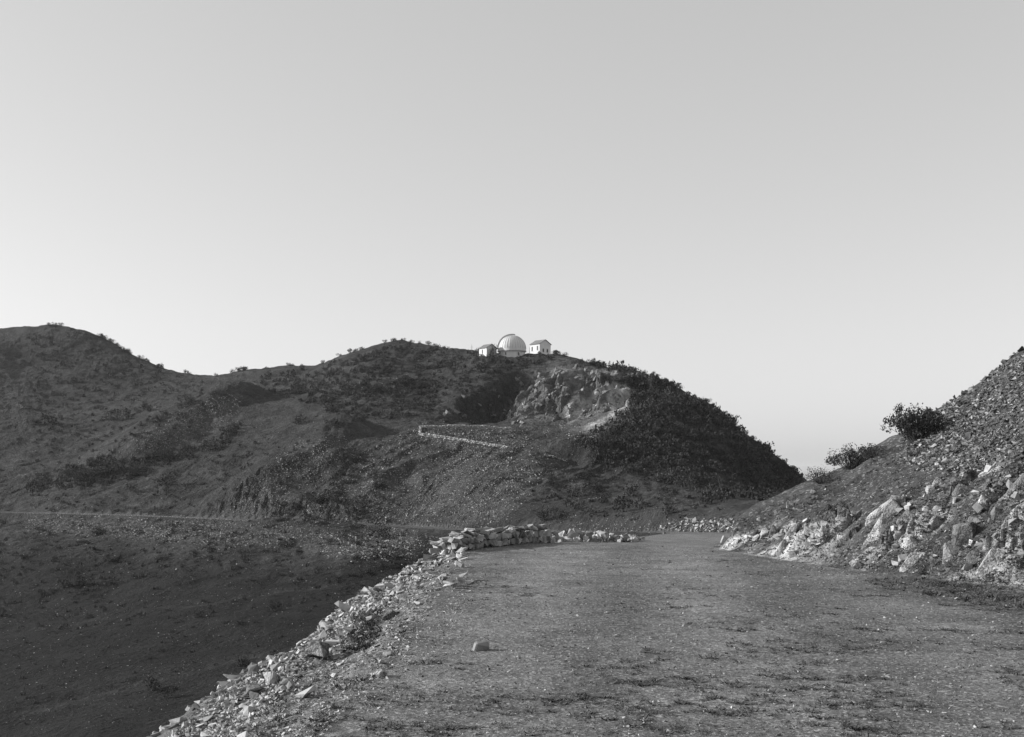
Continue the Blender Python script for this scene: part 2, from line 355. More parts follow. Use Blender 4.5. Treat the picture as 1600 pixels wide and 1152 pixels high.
def plain_mat(name, col, var=.3, scale=3.0, bump=.3, rough=.9, rand=.25, dist=.05):
    m, n, l = mat(name)
    oi = nd(n, 'ShaderNodeObjectInfo'); geo = nd(n, 'ShaderNodeNewGeometry')
    t = nd(n, 'ShaderNodeTexNoise'); t.inputs['Scale'].default_value = scale; t.inputs['Detail'].default_value = 6
    l.new(geo.outputs['Position'], t.inputs['Vector'])
    r = nd(n, 'ShaderNodeMapRange'); r.inputs['From Min'].default_value = .3; r.inputs['From Max'].default_value = .7
    r.inputs['To Min'].default_value = col*(1-var); r.inputs['To Max'].default_value = col*(1+var); l.new(t.outputs['Fac'], r.inputs['Value'])
    q = nd(n, 'ShaderNodeMapRange'); q.inputs['To Min'].default_value = 1-rand; q.inputs['To Max'].default_value = 1+rand
    isl = nd(n, 'ShaderNodeMath', operation='ADD'); l.new(oi.outputs['Random'], isl.inputs[0]); l.new(geo.outputs['Random Per Island'], isl.inputs[1])
    fr = nd(n, 'ShaderNodeMath', operation='FRACT'); l.new(isl.outputs[0], fr.inputs[0]); l.new(fr.outputs[0], q.inputs['Value'])
    mu = nd(n, 'ShaderNodeMath', operation='MULTIPLY'); l.new(r.outputs[0], mu.inputs[0]); l.new(q.outputs[0], mu.inputs[1])
    b = nd(n, 'ShaderNodeBsdfPrincipled'); b.inputs['Roughness'].default_value = rough; b.inputs['Specular IOR Level'].default_value = .2
    l.new(mu.outputs[0], b.inputs['Base Color'])
    if bump:
        bp = nd(n, 'ShaderNodeBump'); bp.inputs['Strength'].default_value = bump; bp.inputs['Distance'].default_value = dist
        l.new(t.outputs['Fac'], bp.inputs['Height']); l.new(bp.outputs[0], b.inputs['Normal'])
    o = nd(n, 'ShaderNodeOutputMaterial'); l.new(b.outputs[0], o.inputs[0]); return m
def crag_mat(name, col):
    m, n, l = mat(name); geo = nd(n, 'ShaderNodeNewGeometry'); prev = nd(n, 'ShaderNodeAttribute', attribute_name='tone').outputs['Fac'] if col is None else None
    for s_, a in ((1.2, .25), (6, .28), (30, .3)):
        t = nd(n, 'ShaderNodeTexNoise'); t.inputs['Scale'].default_value = s_; t.inputs['Detail'].default_value = 6; l.new(geo.outputs['Position'], t.inputs['Vector'])
        r = nd(n, 'ShaderNodeMapRange'); r.inputs['From Min'].default_value = .3; r.inputs['From Max'].default_value = .7
        c = col if prev is None else 1; r.inputs['To Min'].default_value = c*(1-a); r.inputs['To Max'].default_value = c*(1+a); l.new(t.outputs['Fac'], r.inputs['Value'])
        if prev is None: prev = r.outputs[0]
        else:
            mu = nd(n, 'ShaderNodeMath', operation='MULTIPLY'); l.new(prev, mu.inputs[0]); l.new(r.outputs[0], mu.inputs[1]); prev = mu.outputs[0]
    mp = nd(n, 'ShaderNodeMixRGB', blend_type='ADD'); mp.inputs[0].default_value = .35; l.new(geo.outputs['Position'], mp.inputs[1]); l.new(t.outputs['Color'], mp.inputs[2])
    v = nd(n, 'ShaderNodeTexVoronoi', feature='DISTANCE_TO_EDGE'); v.inputs['Scale'].default_value = 2.6; l.new(mp.outputs[0], v.inputs['Vector'])
    r = nd(n, 'ShaderNodeMapRange'); r.inputs['From Max'].default_value = .05; r.inputs['To Min'].default_value = .45; l.new(v.outputs['Distance'], r.inputs['Value'])
    mu = nd(n, 'ShaderNodeMath', operation='MULTIPLY'); l.new(prev, mu.inputs[0]); l.new(r.outputs[0], mu.inputs[1])
    b = nd(n, 'ShaderNodeBsdfPrincipled'); b.inputs['Roughness'].default_value = .9; b.inputs['Specular IOR Level'].default_value = .2; l.new(mu.outputs[0], b.inputs['Base Color'])
    ad = nd(n, 'ShaderNodeMath', operation='ADD'); l.new(r.outputs[0], ad.inputs[0]); l.new(t.outputs['Fac'], ad.inputs[1])
    bp = nd(n, 'ShaderNodeBump'); bp.inputs['Strength'].default_value = .9; bp.inputs['Distance'].default_value = .05; l.new(ad.outputs[0], bp.inputs['Height']); l.new(bp.outputs[0], b.inputs['Normal'])
    o = nd(n, 'ShaderNodeOutputMaterial'); l.new(b.outputs[0], o.inputs[0]); return m
M = {}
M['face'] = crag_mat('blasted_rock_face', None); M['crag'] = crag_mat('outcrop_rock', .37); M['crag_grey'] = crag_mat('grey_outcrop_rock', .17)
M['hill'] = ground_mat('hill_ground', .22, .9, 2.6, 1.0, .42, dist=1.1)
M['road'] = ground_mat('road_gravel', .9, 8, 26, 1.0, .38, speck=.20, speck_scale=38, dist=.035)
M['bank'] = ground_mat('bank_ground', .8, 5, 24, .9, .30, speck=.15, speck_scale=16, dist=.06)
M['emb'] = ground_mat('embankment_ground', .9, 6, 26, .9, .34, speck=.2, speck_scale=14, dist=.06)
M['rock'] = plain_mat('pale_rock', .36, .35, 5, .8, rand=.3, dist=.05)
M['rock_mid'] = plain_mat('grey_rock', .21, .35, 5, .8, rand=.35, dist=.05)
M['rock_dark'] = plain_mat('dark_rock', .10, .35, 5, .8, rand=.35, dist=.05)
M['far_stone'] = plain_mat('far_stone', .22, .3, .5, 0, rand=.75)
M['leaf'] = plain_mat('shrub_leaf', .048, .3, 3, 0, .8, rand=.45)
M['leaf_far'] = plain_mat('far_shrub_leaf', .040, .45, .25, 0, .9, rand=.6)
M['stem'] = plain_mat('shrub_stem', .06, .3, 8, 0, .9)
M['weed'] = plain_mat('dry_weed', .075, .4, 6, 0, .9, rand=.5)
M['white'] = plain_mat('white_painted_metal', .58, .05, 1.2, .1, .7, rand=.0, dist=.02)
M['white_wall'] = plain_mat('whitewashed_wall', .62, .06, 1.5, .2, .8, rand=.0, dist=.02)
M['seam'] = plain_mat('seam_metal', .42, .1, 1.2, 0, .5, rand=.0)
M['roof'] = plain_mat('weathered_roof', .16, .2, 2, .2, .8, rand=.05, dist=.02)
M['dark'] = plain_mat('dark_opening', .04, .1, 2, 0, .4, rand=.0)
M['plain'] = ground_mat('plain_ground', .0006, .004, .02, 0, .3)

# ------------------------------------------------------------------ object helpers
def mesh_np(name, v, f, mats, smooth=False, tone=None, mi=None):
    """one mesh from numpy arrays; f is (n,3) or (n,4)"""
    me = bpy.data.meshes.new(name); v = np.asarray(v, np.float32); f = np.asarray(f, np.int32)
    me.vertices.add(len(v)); me.vertices.foreach_set('co', v.ravel())
    k = f.shape[1]; me.loops.add(f.size); me.loops.foreach_set('vertex_index', f.ravel())
    me.polygons.add(len(f)); me.polygons.foreach_set('loop_start', np.arange(len(f), dtype=np.int32)*k)
    try: me.polygons.foreach_set('loop_total', np.full(len(f), k, np.int32))
    except Exception: pass
    me.update(calc_edges=True)
    me.polygons.foreach_set('use_smooth', np.full(len(f), smooth, bool))
    for m in mats: me.materials.append(m)
    if mi is not None: me.polygons.foreach_set('material_index', np.asarray(mi, np.int32))
    if tone is not None:
        a = me.attributes.new('tone', 'FLOAT', 'POINT'); a.data.foreach_set('value', np.asarray(tone, np.float32))
    me.update(); return me
def link(name, me, parent=None, **p):
    o = bpy.data.objects.new(name, me); C.objects.link(o)
    if parent: o.parent = parent
    for k, x in p.items():
        if x is not None: o[k] = x
    return o
def empty(name, loc, rz=0, **p):
    o = bpy.data.objects.new(name, None); C.objects.link(o); o.location = loc; o.rotation_euler = (0, 0, rz); o.empty_display_size = .3
    for k, x in p.items():
        if x is not None: o[k] = x
    return o
def bm_mesh(name, bm, mats, smooth=False):
    me = bpy.data.meshes.new(name); bmesh.ops.recalc_face_normals(bm, faces=bm.faces); bm.to_mesh(me); bm.free()
    for m in mats: me.materials.append(m)
    if smooth:
        for p in me.polygons: p.use_smooth = True
    return me
def add_box(bm, c, s, rz=0, bevel=0):
    r = bmesh.ops.create_cube(bm, size=1, matrix=Matrix.Translation(c) @ Matrix.Rotation(rz, 4, 'Z') @ Matrix.Diagonal((*s, 1)))
    return r['verts']
def box(name, c, s, m, parent, rz=0, **p):
    bm = bmesh.new(); add_box(bm, c, s, rz); return link(name, bm_mesh(name, bm, [m]), parent, **p)

# ------------------------------------------------------------------ ground meshes
VID = np.arange(GH.size).reshape(GH.shape)
def terrain(name, cellmask, m, kind='structure'):
    r, c = np.nonzero(cellmask)
    f = np.stack([VID[r, c], VID[r, c+1], VID[r+1, c+1], VID[r+1, c]], 1)
    used, inv = np.unique(f, return_inverse=True); f = inv.reshape(f.shape)
    v = np.stack([GX.ravel()[used], GY.ravel()[used], GH.ravel()[used]], 1)
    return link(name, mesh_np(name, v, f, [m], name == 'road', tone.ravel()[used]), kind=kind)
cell = lambda a: a[:-1, :-1]
road_c = cell(INS); far_c = cell(FARM) & ~road_c
farl_c = cell(FARM | low_) & ~road_c
bank_c = cell(near) & ~road_c & cell(~LEFT) ; emb_c = cell(near) & ~road_c & cell(LEFT) & ~cell(low_)
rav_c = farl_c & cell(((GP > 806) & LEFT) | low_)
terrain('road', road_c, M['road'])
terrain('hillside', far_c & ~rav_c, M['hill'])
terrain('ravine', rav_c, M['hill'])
rockc = bank_c & cell(rockm > .4)
terrain('rock_bank', bank_c & ~rockc, M['bank'])
terrain('rock_face', rockc, M['face'])
terrain('embankment', emb_c, M['emb'])
# ground beside and behind the camera
bx, by = np.meshgrid(np.arange(-60, 61, 1.0), np.concatenate([np.arange(-30, 3.5, 1.0), [ys[0]]]))
bh, bi, bl, bd = height(bx, np.maximum(by, -30)); bh = np.clip(bh, -14, 9)
idx = np.arange(bh.size).reshape(bh.shape)
f = np.stack([idx[:-1, :-1], idx[:-1, 1:], idx[1:, 1:], idx[1:, :-1]], -1).reshape(-1, 4)
link('ground_behind', mesh_np('ground_behind', np.stack([bx.ravel(), by.ravel(), bh.ravel()], 1), f, [M['road']], True, np.full(bh.size, .18)), kind='structure')
# plain reaching the horizon and a far hazy range
R = np.array([0, 900, 1800, 4000, 9000, 20000, 42000.]); A = np.linspace(0, 2*math.pi, 97)[:-1]
v = [(0, 0, -60)]; fs = []
for r in R[1:]:
    for a in A: v.append((r*math.sin(a), r*math.cos(a), -60+2*vnoise(np.array(r*math.sin(a)/900), np.array(r*math.cos(a)/900), 7)))
n = len(A)
tri = [(0, 1+(j+1) % n, 1+j) for j in range(n)]
me_f = [(1+i*n+j, 1+i*n+(j+1) % n, 1+(i+1)*n+(j+1) % n, 1+(i+1)*n+j) for i in range(len(R)-2) for j in range(n)]
quads = me_f+[(a, b, c, c) for a, b, c in []]
me = bpy.data.meshes.new('plain'); me.from_pydata(v, [], tri+me_f); me.materials.append(M['plain'])
a = me.attributes.new('tone', 'FLOAT', 'POINT'); a.data.foreach_set('value', np.full(len(v), .22, np.float32)); link('distant_plain', me, kind='structure')
az = np.linspace(-.7, .9, 220); rows = []
for k, (dd, hh) in enumerate(((26000, -60), (27500, .55), (29000, 1.0), (31000, .5), (33000, -60))):
    hgt = 62+38*vnoise(az*9+3, az*0+1, 5)+12*vnoise(az*31, az*0, 6) if hh > -1 else None
    z = np.full(az.shape, -60.) if hh < -1 else -60+hgt*hh
    rows.append(np.stack([np.sin(az)*dd, np.cos(az)*dd, z], 1))
v = np.concatenate(rows); k = len(az); idx = np.arange(len(v)).reshape(5, k)
f = np.stack([idx[:-1, :-1], idx[:-1, 1:], idx[1:, 1:], idx[1:, :-1]], -1).reshape(-1, 4)
link('distant_hills', mesh_np('distant_hills', v, f, [M['plain']], True, np.full(len(v), .2)), kind='structure')

# ------------------------------------------------------------------ rock shapes
def hull_rock(seed, dims, n=11, jag=.75):
    r = random.Random(seed); bm = bmesh.new()
    for i in range(n):
        p = Vector([r.choice((-1, 1))*(jag+(1-jag)*r.random())*(.55+.45*r.random()) if r.random() < .72 else r.uniform(-1, 1) for _ in range(3)])
        bm.verts.new((p.x*dims[0]/2, p.y*dims[1]/2, p.z*dims[2]/2))
    bmesh.ops.convex_hull(bm, input=bm.verts)
    for vv in [x for x in bm.verts if not x.link_faces]: bm.verts.remove(vv)
    bmesh.ops.triangulate(bm, faces=bm.faces); bmesh.ops.recalc_face_normals(bm, faces=bm.faces)
    bm.verts.ensure_lookup_table(); bm.verts.index_update()
    v = np.array([x.co[:] for x in bm.verts]); f = np.array([[w.index for w in q.verts] for q in bm.faces]); bm.free(); return v, f
SLABS = [hull_rock(s, (1, .72, .34)) for s in range(14)]
CHUNKS = [hull_rock(100+s, (1, .8, .62), 12) for s in range(14)]
CHIPS = [hull_rock(200+s, (1, .75, .5), 6) for s in range(10)]
def rot_mats(n, flat=.5, rng=RNG):
    """random rotations: spin about z, then tilt by up to flat radians"""
    a = rng.uniform(0, 2*np.pi, n); t = rng.normal(0, flat, n); u = rng.normal(0, flat, n)
    ca, sa, ct, st, cu, su = np.cos(a), np.sin(a), np.cos(t), np.sin(t), np.cos(u), np.sin(u)
    Z = np.zeros(n); O = np.ones(n)
    Rz = np.stack([ca, -sa, Z, sa, ca, Z, Z, Z, O], 1).reshape(n, 3, 3)
    Rx = np.stack([O, Z, Z, Z, ct, -st, Z, st, ct], 1).reshape(n, 3, 3)
    Ry = np.stack([cu, Z, su, Z, O, Z, -su, Z, cu], 1).reshape(n, 3, 3)
    return Rx @ Ry @ Rz
def scatter_mesh(name, protos, pos, size, flat, mats, label, cat, mi=None, squash=None, **p):
    pos = np.asarray(pos); n = len(pos); Rm = rot_mats(n, flat); which = RNG.integers(0, len(protos), n)
    V = []; Fc = []; MI = []; off = 0
    for k, (pv, pf) in enumerate(protos):
        s = np.nonzero(which == k)[0]
        if not len(s): continue
        w = np.einsum('nij,vj->nvi', Rm[s], pv)*size[s][:, None, None]+pos[s][:, None, :]
        V.append(w.reshape(-1, 3)); ff = pf[None]+(np.arange(len(s))*len(pv))[:, None, None]+off; Fc.append(ff.reshape(-1, pf.shape[1])); off += len(s)*len(pv)
        if mi is not None: MI.append(np.repeat(mi[s], len(pf)))
    me = mesh_np(name, np.concatenate(V), np.concatenate(Fc), mats, False, mi=np.concatenate(MI) if mi is not None else None)
    return link(name, me, label=label, category=cat, kind='stuff', **p)
def sample_poly(poly, n, rng=RNG):
    xs = [p[0] for p in poly]; yy = [p[1] for p in poly]; out = []
    while len(out) < n:
        a = rng.uniform(min(xs), max(xs), 4000); b = rng.uniform(min(yy), max(yy), 4000); m = in_poly(a, b, poly)
        out += list(zip(a[m], b[m]))
    return out[:n]
def hits(pp): 
    o = [hit(*q) for q in pp]; return np.array([q for q in o if q])

# ------------------------------------------------------------------ observatory on the summit
DX, DY, DZ = P(800, 556.3, 300)
ob = empty('observatory', (DX, DY, DZ-.4), label='white domed observatory between two small huts on the hilltop', category='observatory')
def revolve(name, prof, m, parent, seg=72, smooth=True, **p):
    v = []; f = []
    for (r, z) in prof:
        for j in range(seg): a = 2*math.pi*j/seg; v.append((r*math.cos(a), r*math.sin(a), z))
    for i in range(len(prof)-1):
        for j in range(seg): f.append((i*seg+j, i*seg+(j+1) % seg, (i+1)*seg+(j+1) % seg, (i+1)*seg+j))
    return link(name, mesh_np(name, v, f, [m], smooth), parent, **p)
RD = 3.75; ZB = 1.45; ZS = 2.25                         # dome radius, dome ring height, springing
revolve('drum_wall', [(RD-.35, -3.0), (RD-.35, ZB-.02)], M['white_wall'], ob)
for j in range(28):
    a = 2*math.pi*j/28
    box('pilaster', ((RD-.32)*math.cos(a), (RD-.32)*math.sin(a), ZB/2-.3), (.10, .16, ZB+.5), M['white_wall'], ob, a)
for a in (math.radians(-118), math.radians(-62)):
    box('window', ((RD-.34)*math.cos(a), (RD-.34)*math.sin(a), .75), (.06, .5, .8), M['dark'], ob, a)
revolve('dome_ring', [(RD-.36, ZB), (RD+.10, ZB), (RD+.12, ZB+.22), (RD+.02, ZB+.24), (RD-.3, ZB+.25)], M['seam'], ob, smooth=False)
prof = [(RD, ZB+.245), (RD, ZS)]+[(RD*math.cos(t), ZS+RD*.97*math.sin(t)) for t in np.linspace(0.05, math.pi/2-.02, 18)]+[(.01, ZS+RD*.97)]
dome = revolve('dome_shell', prof, M['white'], ob)
for j in range(32):                                     # raised seams between the gores
    a0 = 2*math.pi*j/32+.05; v = []; f = []
    ts = np.linspace(0, 1.42, 15); w = .055
    for t in ts:
        r = RD*math.cos(t); z = ZS+RD*.97*math.sin(t)
        for rr, s in ((r-.02, -w), (r+.06, -w), (r+.06, w), (r-.02, w)):
            v.append((rr*math.cos(a0)-s*math.sin(a0), rr*math.sin(a0)+s*math.cos(a0), z+(.02*math.sin(t) if rr > r else 0)))
    for i in range(len(ts)-1):
        for k in range(4): f.append((i*4+k, i*4+(k+1) % 4, i*4+4+(k+1) % 4, i*4+4+k))
    link('seam', mesh_np('seam', v, f, [M['seam']]), dome)
# the shutter: a raised curved housing from just past the crown down the sun side
sa = math.radians(188); v = []; f = []; ts = np.linspace(-.02, math.pi/2+.20, 26); hwid = .62
for t in ts:
    for dr, s in ((-.06, -hwid), (.34, -hwid), (.34, hwid), (-.06, hwid)):
        r = (RD+dr)*math.cos(t); z = ZS+(RD*.97+dr)*math.sin(t)
        v.append((r*math.cos(sa)-s*math.sin(sa), r*math.sin(sa)+s*math.cos(sa), z))
for i in range(len(ts)-1):
    for k in range(4): f.append((i*4+k, i*4+(k+1) % 4, i*4+4+(k+1) % 4, i*4+4+k))
f += [(0, 1, 2, 3), (len(v)-4, len(v)-3, len(v)-2, len(v)-1)]
link('shutter', mesh_np('shutter', v, f, [M['seam']]), ob)

def hut(cpx, cpy, Y, wl_, wg, h, rh, rz, label, wins, gwins, door=None):
    """gabled hut; local -X face is the sunlit eave wall (length along y), local -Y face is the gable towards us"""
    X, YY, Z = P(cpx, cpy, Y)
    t = empty('hut', (X, YY, Z-.3), rz, label=label, category='hut')
    a, b = wg/2, wl_/2                                   # half width (gable), half length
    v = [(-a, -b, -2.5), (a, -b, -2.5), (a, b, -2.5), (-a, b, -2.5), (-a, -b, h), (a, -b, h), (a, b, h), (-a, b, h), (0, -b, h+rh), (0, b, h+rh)]
    me = bpy.data.meshes.new('wall'); me.from_pydata(v, [], [(0, 3, 7, 4), (1, 5, 6, 2), (0, 4, 8, 5, 1), (3, 2, 6, 9, 7), (0, 1, 2, 3), (4, 7, 9, 8), (5, 8, 9, 6)]); me.materials.append(M['white_wall'])
    w = link('wall', me, t)
    ov = .22; th = .09; L = b+ov
    for s in (-1, 1):
        x0, z0 = s*(a+ov), h-ov*rh/a+.02; x1, z1 = 0, h+rh+.02
        vv = [(x0, -L, z0), (x1, -L, z1), (x1, L, z1), (x0, L, z0)]; vv += [(p, q, r+th) for p, q, r in vv]
        me = bpy.data.meshes.new('roof'); me.from_pydata(vv, [], [(0, 1, 2, 3), (7, 6, 5, 4), (0, 4, 5, 1), (1, 5, 6, 2), (2, 6, 7, 3), (3, 7, 4, 0)]); me.materials.append(M['roof'])
        link('roof_slope', me, t)
    for (y0, z0, ww, hh) in wins:
        wd = box('window', (-a-.012, y0, z0), (.05, ww, hh), M['dark'], t)
        box('frame', (-a-.02, y0, z0-hh/2-.04), (.09, ww+.16, .07), M['white'], wd); box('frame', (-a-.02, y0, z0+hh/2+.04), (.09, ww+.16, .07), M['white'], wd)
    for (x0, z0, ww, hh) in gwins:
        wd = box('window', (x0, -b-.012, z0), (ww, .05, hh), M['dark'], t)
        box('frame', (x0, -b-.02, z0-hh/2-.04), (ww+.16, .09, .07), M['white'], wd)
    if door:
        d = box('door', (door[0], -b-.015, door[1]), (door[2], .06, door[3]), M['seam'], t)
    return t
hl = hut(762.3, 555.5, 299, 3.3, 3.3, 2.15, 1.0, math.radians(38), 'small white gabled hut left of the observatory dome with a small tree at its gable', [(.2, 1.2, .45, 1.0)], [], (.5, .9, .8, 1.9))
hr = hut(844.5, 552.8, 305, 3.7, 4.1, 2.75, 1.15, math.radians(42), 'white gabled hut right of the observatory dome with two narrow windows', [(-1.0, 1.6, .5, 1.15), (1.1, 1.5, .5, 1.15)], [(-.7, 1.0, .5, .9), (.8, 1.0, .5, .9)])
X, Y, Z = P(737, 549, 306)
bm = bmesh.new()
bmesh.ops.create_cone(bm, cap_ends=True, segments=6, radius1=.06, radius2=.03, depth=2.6, matrix=Matrix.Translation((0, 0, .6)))
add_box(bm, (0, 0, 1.3), (.5, .04, .04)); add_box(bm, (0, 0, .9), (.7, .04, .04))
link('pole', bm_mesh('pole', bm, [M['roof']]), label='thin dark pole on the skyline left of the small hut', category='pole').location = (X, Y, Z)
X, Y, Z = P(827.3, 553, 298)
bm = bmesh.new(); bmesh.ops.create_cone(bm, cap_ends=True, segments=6, radius1=.07, radius2=.05, depth=2.4, matrix=Matrix.Translation((0, 0, .7))); 
link('post', bm_mesh('post', bm, [M['seam']]), label='short pale post beside the left end of the right hut', category='post').location = (X, Y, Z-.2)

# ------------------------------------------------------------------ shrubs
def leaf_cloud(seed, n, leaf, lobes=5, flat=.75, spread=.5, rr=(.16, .30)):
    """unit-wide crown: leaf quads spread through several lobes"""
    r = np.random.default_rng(seed); L = []
    cs = np.c_[r.uniform(-spread, spread, lobes)*.75, r.uniform(-spread, spread, lobes)*.75, r.uniform(.15, .55, lobes)*flat]
    rs = r.uniform(*rr, lobes)
    k = r.integers(0, lobes, n); d = r.normal(size=(n, 3)); d /= np.linalg.norm(d, axis=1)[:, None]
    p = cs[k]+d*(rs[k]*r.uniform(.45, 1.12, n))[:, None]*np.array([1, 1, .85]); p[:, 2] = np.abs(p[:, 2])
    u = r.normal(size=(n, 3)); u /= np.linalg.norm(u, axis=1)[:, None]; w = np.cross(u, r.normal(size=(n, 3))); w /= np.linalg.norm(w, axis=1)[:, None]
    s = leaf*r.uniform(.6, 1.3, n)[:, None]
    q = np.stack([p-u*s, p+w*s*.55, p+u*s, p-w*s*.55], 1).reshape(-1, 3)
    return q, np.arange(n*4).reshape(n, 4), cs
def stems(cs, thick, seed):
    r = random.Random(seed); V = []; Fc = []
    for c in cs:
        a = np.array([r.uniform(-.05, .05), r.uniform(-.05, .05), -.06]); b = np.array(c); m = (a+b)/2+np.array([r.uniform(-.06, .06), r.uniform(-.06, .06), .02])
        prev = None
        for p, t in ((a, thick), (m, thick*.7), (b, thick*.3)):
            o = len(V)
            for j in range(4): V.append(p+np.array([math.cos(j*1.571), math.sin(j*1.571), 0])*t)
            if prev is not None:
                for j in range(4): Fc.append((prev+j, prev+(j+1) % 4, o+(j+1) % 4, o+j))
            prev = o
    return np.array(V), np.array(Fc)
def shrub_mesh(seed, n, leaf, m, thick=.018):
    q, f, cs = leaf_cloud(seed, n, leaf, 5+seed % 4); sv_, sf = stems(cs, thick, seed)
    V = np.concatenate([q, sv_]); Fa = np.concatenate([f, sf+len(q)])
    return mesh_np('shrub', V, Fa, [m, M['stem']], mi=np.r_[np.zeros(len(f)), np.ones(len(sf))])
FAR_SHRUB = [shrub_mesh(s, 400, .042, M['leaf_far']) for s in range(10)]
LOW = [(lambda q: (q[0]*np.array([1, 1, 1.45]), q[1]))(leaf_cloud(300+s, 70, .092, 6)) for s in range(10)]

REP = []                                                # (object, px, py, kind word, base phrase)
ORD = ['leftmost', 'second from left', 'third from left', 'fourth from left', 'fifth from left', 'sixth from left', 'seventh from left', 'eighth from left', 'ninth from left', 'tenth from left', 'eleventh from left', 'twelfth from left', 'thirteenth from left']
def name_repeats():
    cells = {}
    for o, px, py, kind_, marks in REP:
        m = min(marks, key=lambda q: (q[0]-px)**2+((q[1]-py)*1.3)**2)[2]; cells.setdefault((kind_, m), []).append((px, o))
    for (kind_, m), L in cells.items():
        L.sort(key=lambda q: q[0])
        for i, (px, o) in enumerate(L):
            w_ = '' if len(L) == 1 else (', rightmost' if i == len(L)-1 else ', '+(ORD[i] if i < 13 else 'further right'))
            o['label'] = kind_+w_+(', ' if w_ else ' ')+m
SHRUB_MARKS = [(60,540,'on the far left hilltop'),(120,515,'on top of the left hill'),(175,540,'where the left hill starts to drop'),(215,560,'on the left hill skyline halfway down'),(250,575,'at the foot of the left hill skyline'),
 (300,590,'left of the lowest saddle'),(345,592,'in the lowest saddle'),(400,583,'right of the saddle'),(450,577,'on the rounded hump after the saddle'),(495,575,'at the notch before the summit rise'),
 (530,560,'at the start of the summit rise'),(570,545,'midway up the summit rise'),(610,536,'just left of the summit knob'),(640,536,'on the summit knob'),(680,545,'right of the summit knob'),(725,550,'left of the small hut'),
 (880,560,'right of the gabled hut'),(915,568,'above the quarry cliff'),(960,575,'above the right end of the quarry'),(1000,582,'at the brow of the shaded flank'),(1035,598,'just below the brow'),(1065,612,'on the upper right skyline'),
 (1095,628,'on the rounded right shoulder'),(1120,642,'on the edge of the right shoulder'),(1140,665,'at the step under the right shoulder'),(1170,685,'beyond the skyline step'),(1195,703,'on the lower right skyline'),(1225,728,'near the low right end of the hill'),
 (940,690,'right of the spoil terrace'),(960,650,'under the quarry outcrop'),(990,700,'in the lower left of the shaded flank'),(1000,625,'beside the pale quarry outcrop'),(1040,660,'in the middle of the shaded flank'),(1050,720,'low in the shaded flank'),
 (1090,690,'right of the flank centre'),(1110,745,'at the bottom of the shaded flank'),(1080,645,'high on the shaded flank'),(1150,720,'toward the right of the shaded flank'),(1190,750,'in the low right corner of the flank'),(1130,680,'under the right shoulder'),
 (560,580,'on the slope under the summit rise'),(620,565,'below the summit knob'),(690,580,'on the slope under the small hut'),(460,600,'on the slope right of the saddle'),(520,615,'near the small upper spoil heap'),(600,625,'below the upper spoil heap'),(560,645,'above the grass tongue end'),(420,595,'on the dark spur by the saddle'),
 (90,750,'left in the belt under the spoil heap'),(150,740,'in the belt left of the spoil heap toe'),(210,730,'under the spoil heap toe'),(270,710,'under the middle of the spoil heap'),(330,685,'under the right end of the spoil heap'),
 (450,790,'beside the grey spoil ridge'),(510,760,'between the two spoil ridges'),(560,730,'at the left edge of the talus'),(600,770,'in the lower talus'),(550,795,'just above the far road'),
 (100,850,'below the far road at left'),(200,880,'on the ravine side at left'),(300,860,'below the middle of the far road'),(420,870,'on the stony slope under the road'),(520,865,'near the wall end of the ravine'),(90,930,'down the left of the ravine')]
ROCK_MARKS = [(320,1110,'at the foot of the drop edge'),(360,1085,'low on the drop edge'),(400,1050,'on the lower drop edge'),(440,1060,'inside the lower drop edge'),(445,1010,'on the drop edge below its middle'),(480,1095,'at the bottom of the embankment'),
 (500,970,'midway on the drop edge'),(510,1050,'above the embankment foot'),(545,935,'on the crest over the dark hollow'),(560,1000,'below the dark hollow'),(560,1075,'near the road at the bottom'),(590,910,'on the upper crest'),(610,960,'right of the dark hollow'),
 (620,1020,'between road and lower slope'),(640,880,'on the crest near the heap'),(650,930,'on the upper slope by the road'),(690,845,'in the heap at the wall end'),(720,850,'against the end of the wall'),(700,875,'at the foot of the wall heap'),(690,900,'under the wall heap'),(710,915,'in the small flat heap'),
 (1160,840,'at the far tip of the bank'),(1190,850,'left of the bright outcrop slab'),(1190,825,'above the first ribs'),(1225,845,'around the bright slab'),(1255,850,'right of the bright slab'),(1280,835,'at the right of the left outcrop'),(1240,825,'over the left outcrop'),
 (1370,850,'left in the main outcrop'),(1400,820,'in the upper main outcrop'),(1400,870,'in the lower main outcrop'),(1435,850,'in the core of the main outcrop'),(1440,790,'over the main outcrop'),(1470,830,'right in the main outcrop'),(1470,870,'between outcrop and large boulder'),
 (1480,780,'above the large boulder'),(1510,810,'over the large boulder'),(1510,890,'under the large boulder'),(1545,840,'beside the large boulder'),(1545,770,'high above the boulders'),(1560,890,'at the lower right corner of the bank'),(1590,830,'past the right boulders'),
 (1420,710,'under the largest bush'),(1450,690,'right of the largest bush'),(1480,650,'on the left edge of the rubble cone'),(1500,690,'low in the rubble cone'),(1520,620,'on the skyline of the rubble cone'),(1540,660,'in the middle of the rubble cone'),(1550,600,'near the cone top'),(1560,710,'at the base of the rubble cone'),(1600,600,'on the far right of the cone'),(1600,680,'low on the far right of the cone')]
def shrub_at(px, py, wpx, label, group=None, hscale=1.0, name='shrub', sink=.1):
    h = hit(px, py)
    if h is None: return None
    w = wpx/F*h[1]
    o = link(name, random.choice(FAR_SHRUB), label=label, category='shrub', group=group)
    o.location = (h[0], h[1], h[2]-sink*w*.3); o.rotation_euler = (0, 0, random.uniform(0, 6.28)); o.scale = (w, w, w*hscale*random.uniform(.95, 1.35))
    if group: REP.append((o, px, py, ('wide' if wpx > 17 else 'small' if wpx < 10 else 'rounded')+' dark shrub', SHRUB_MARKS))
    return o
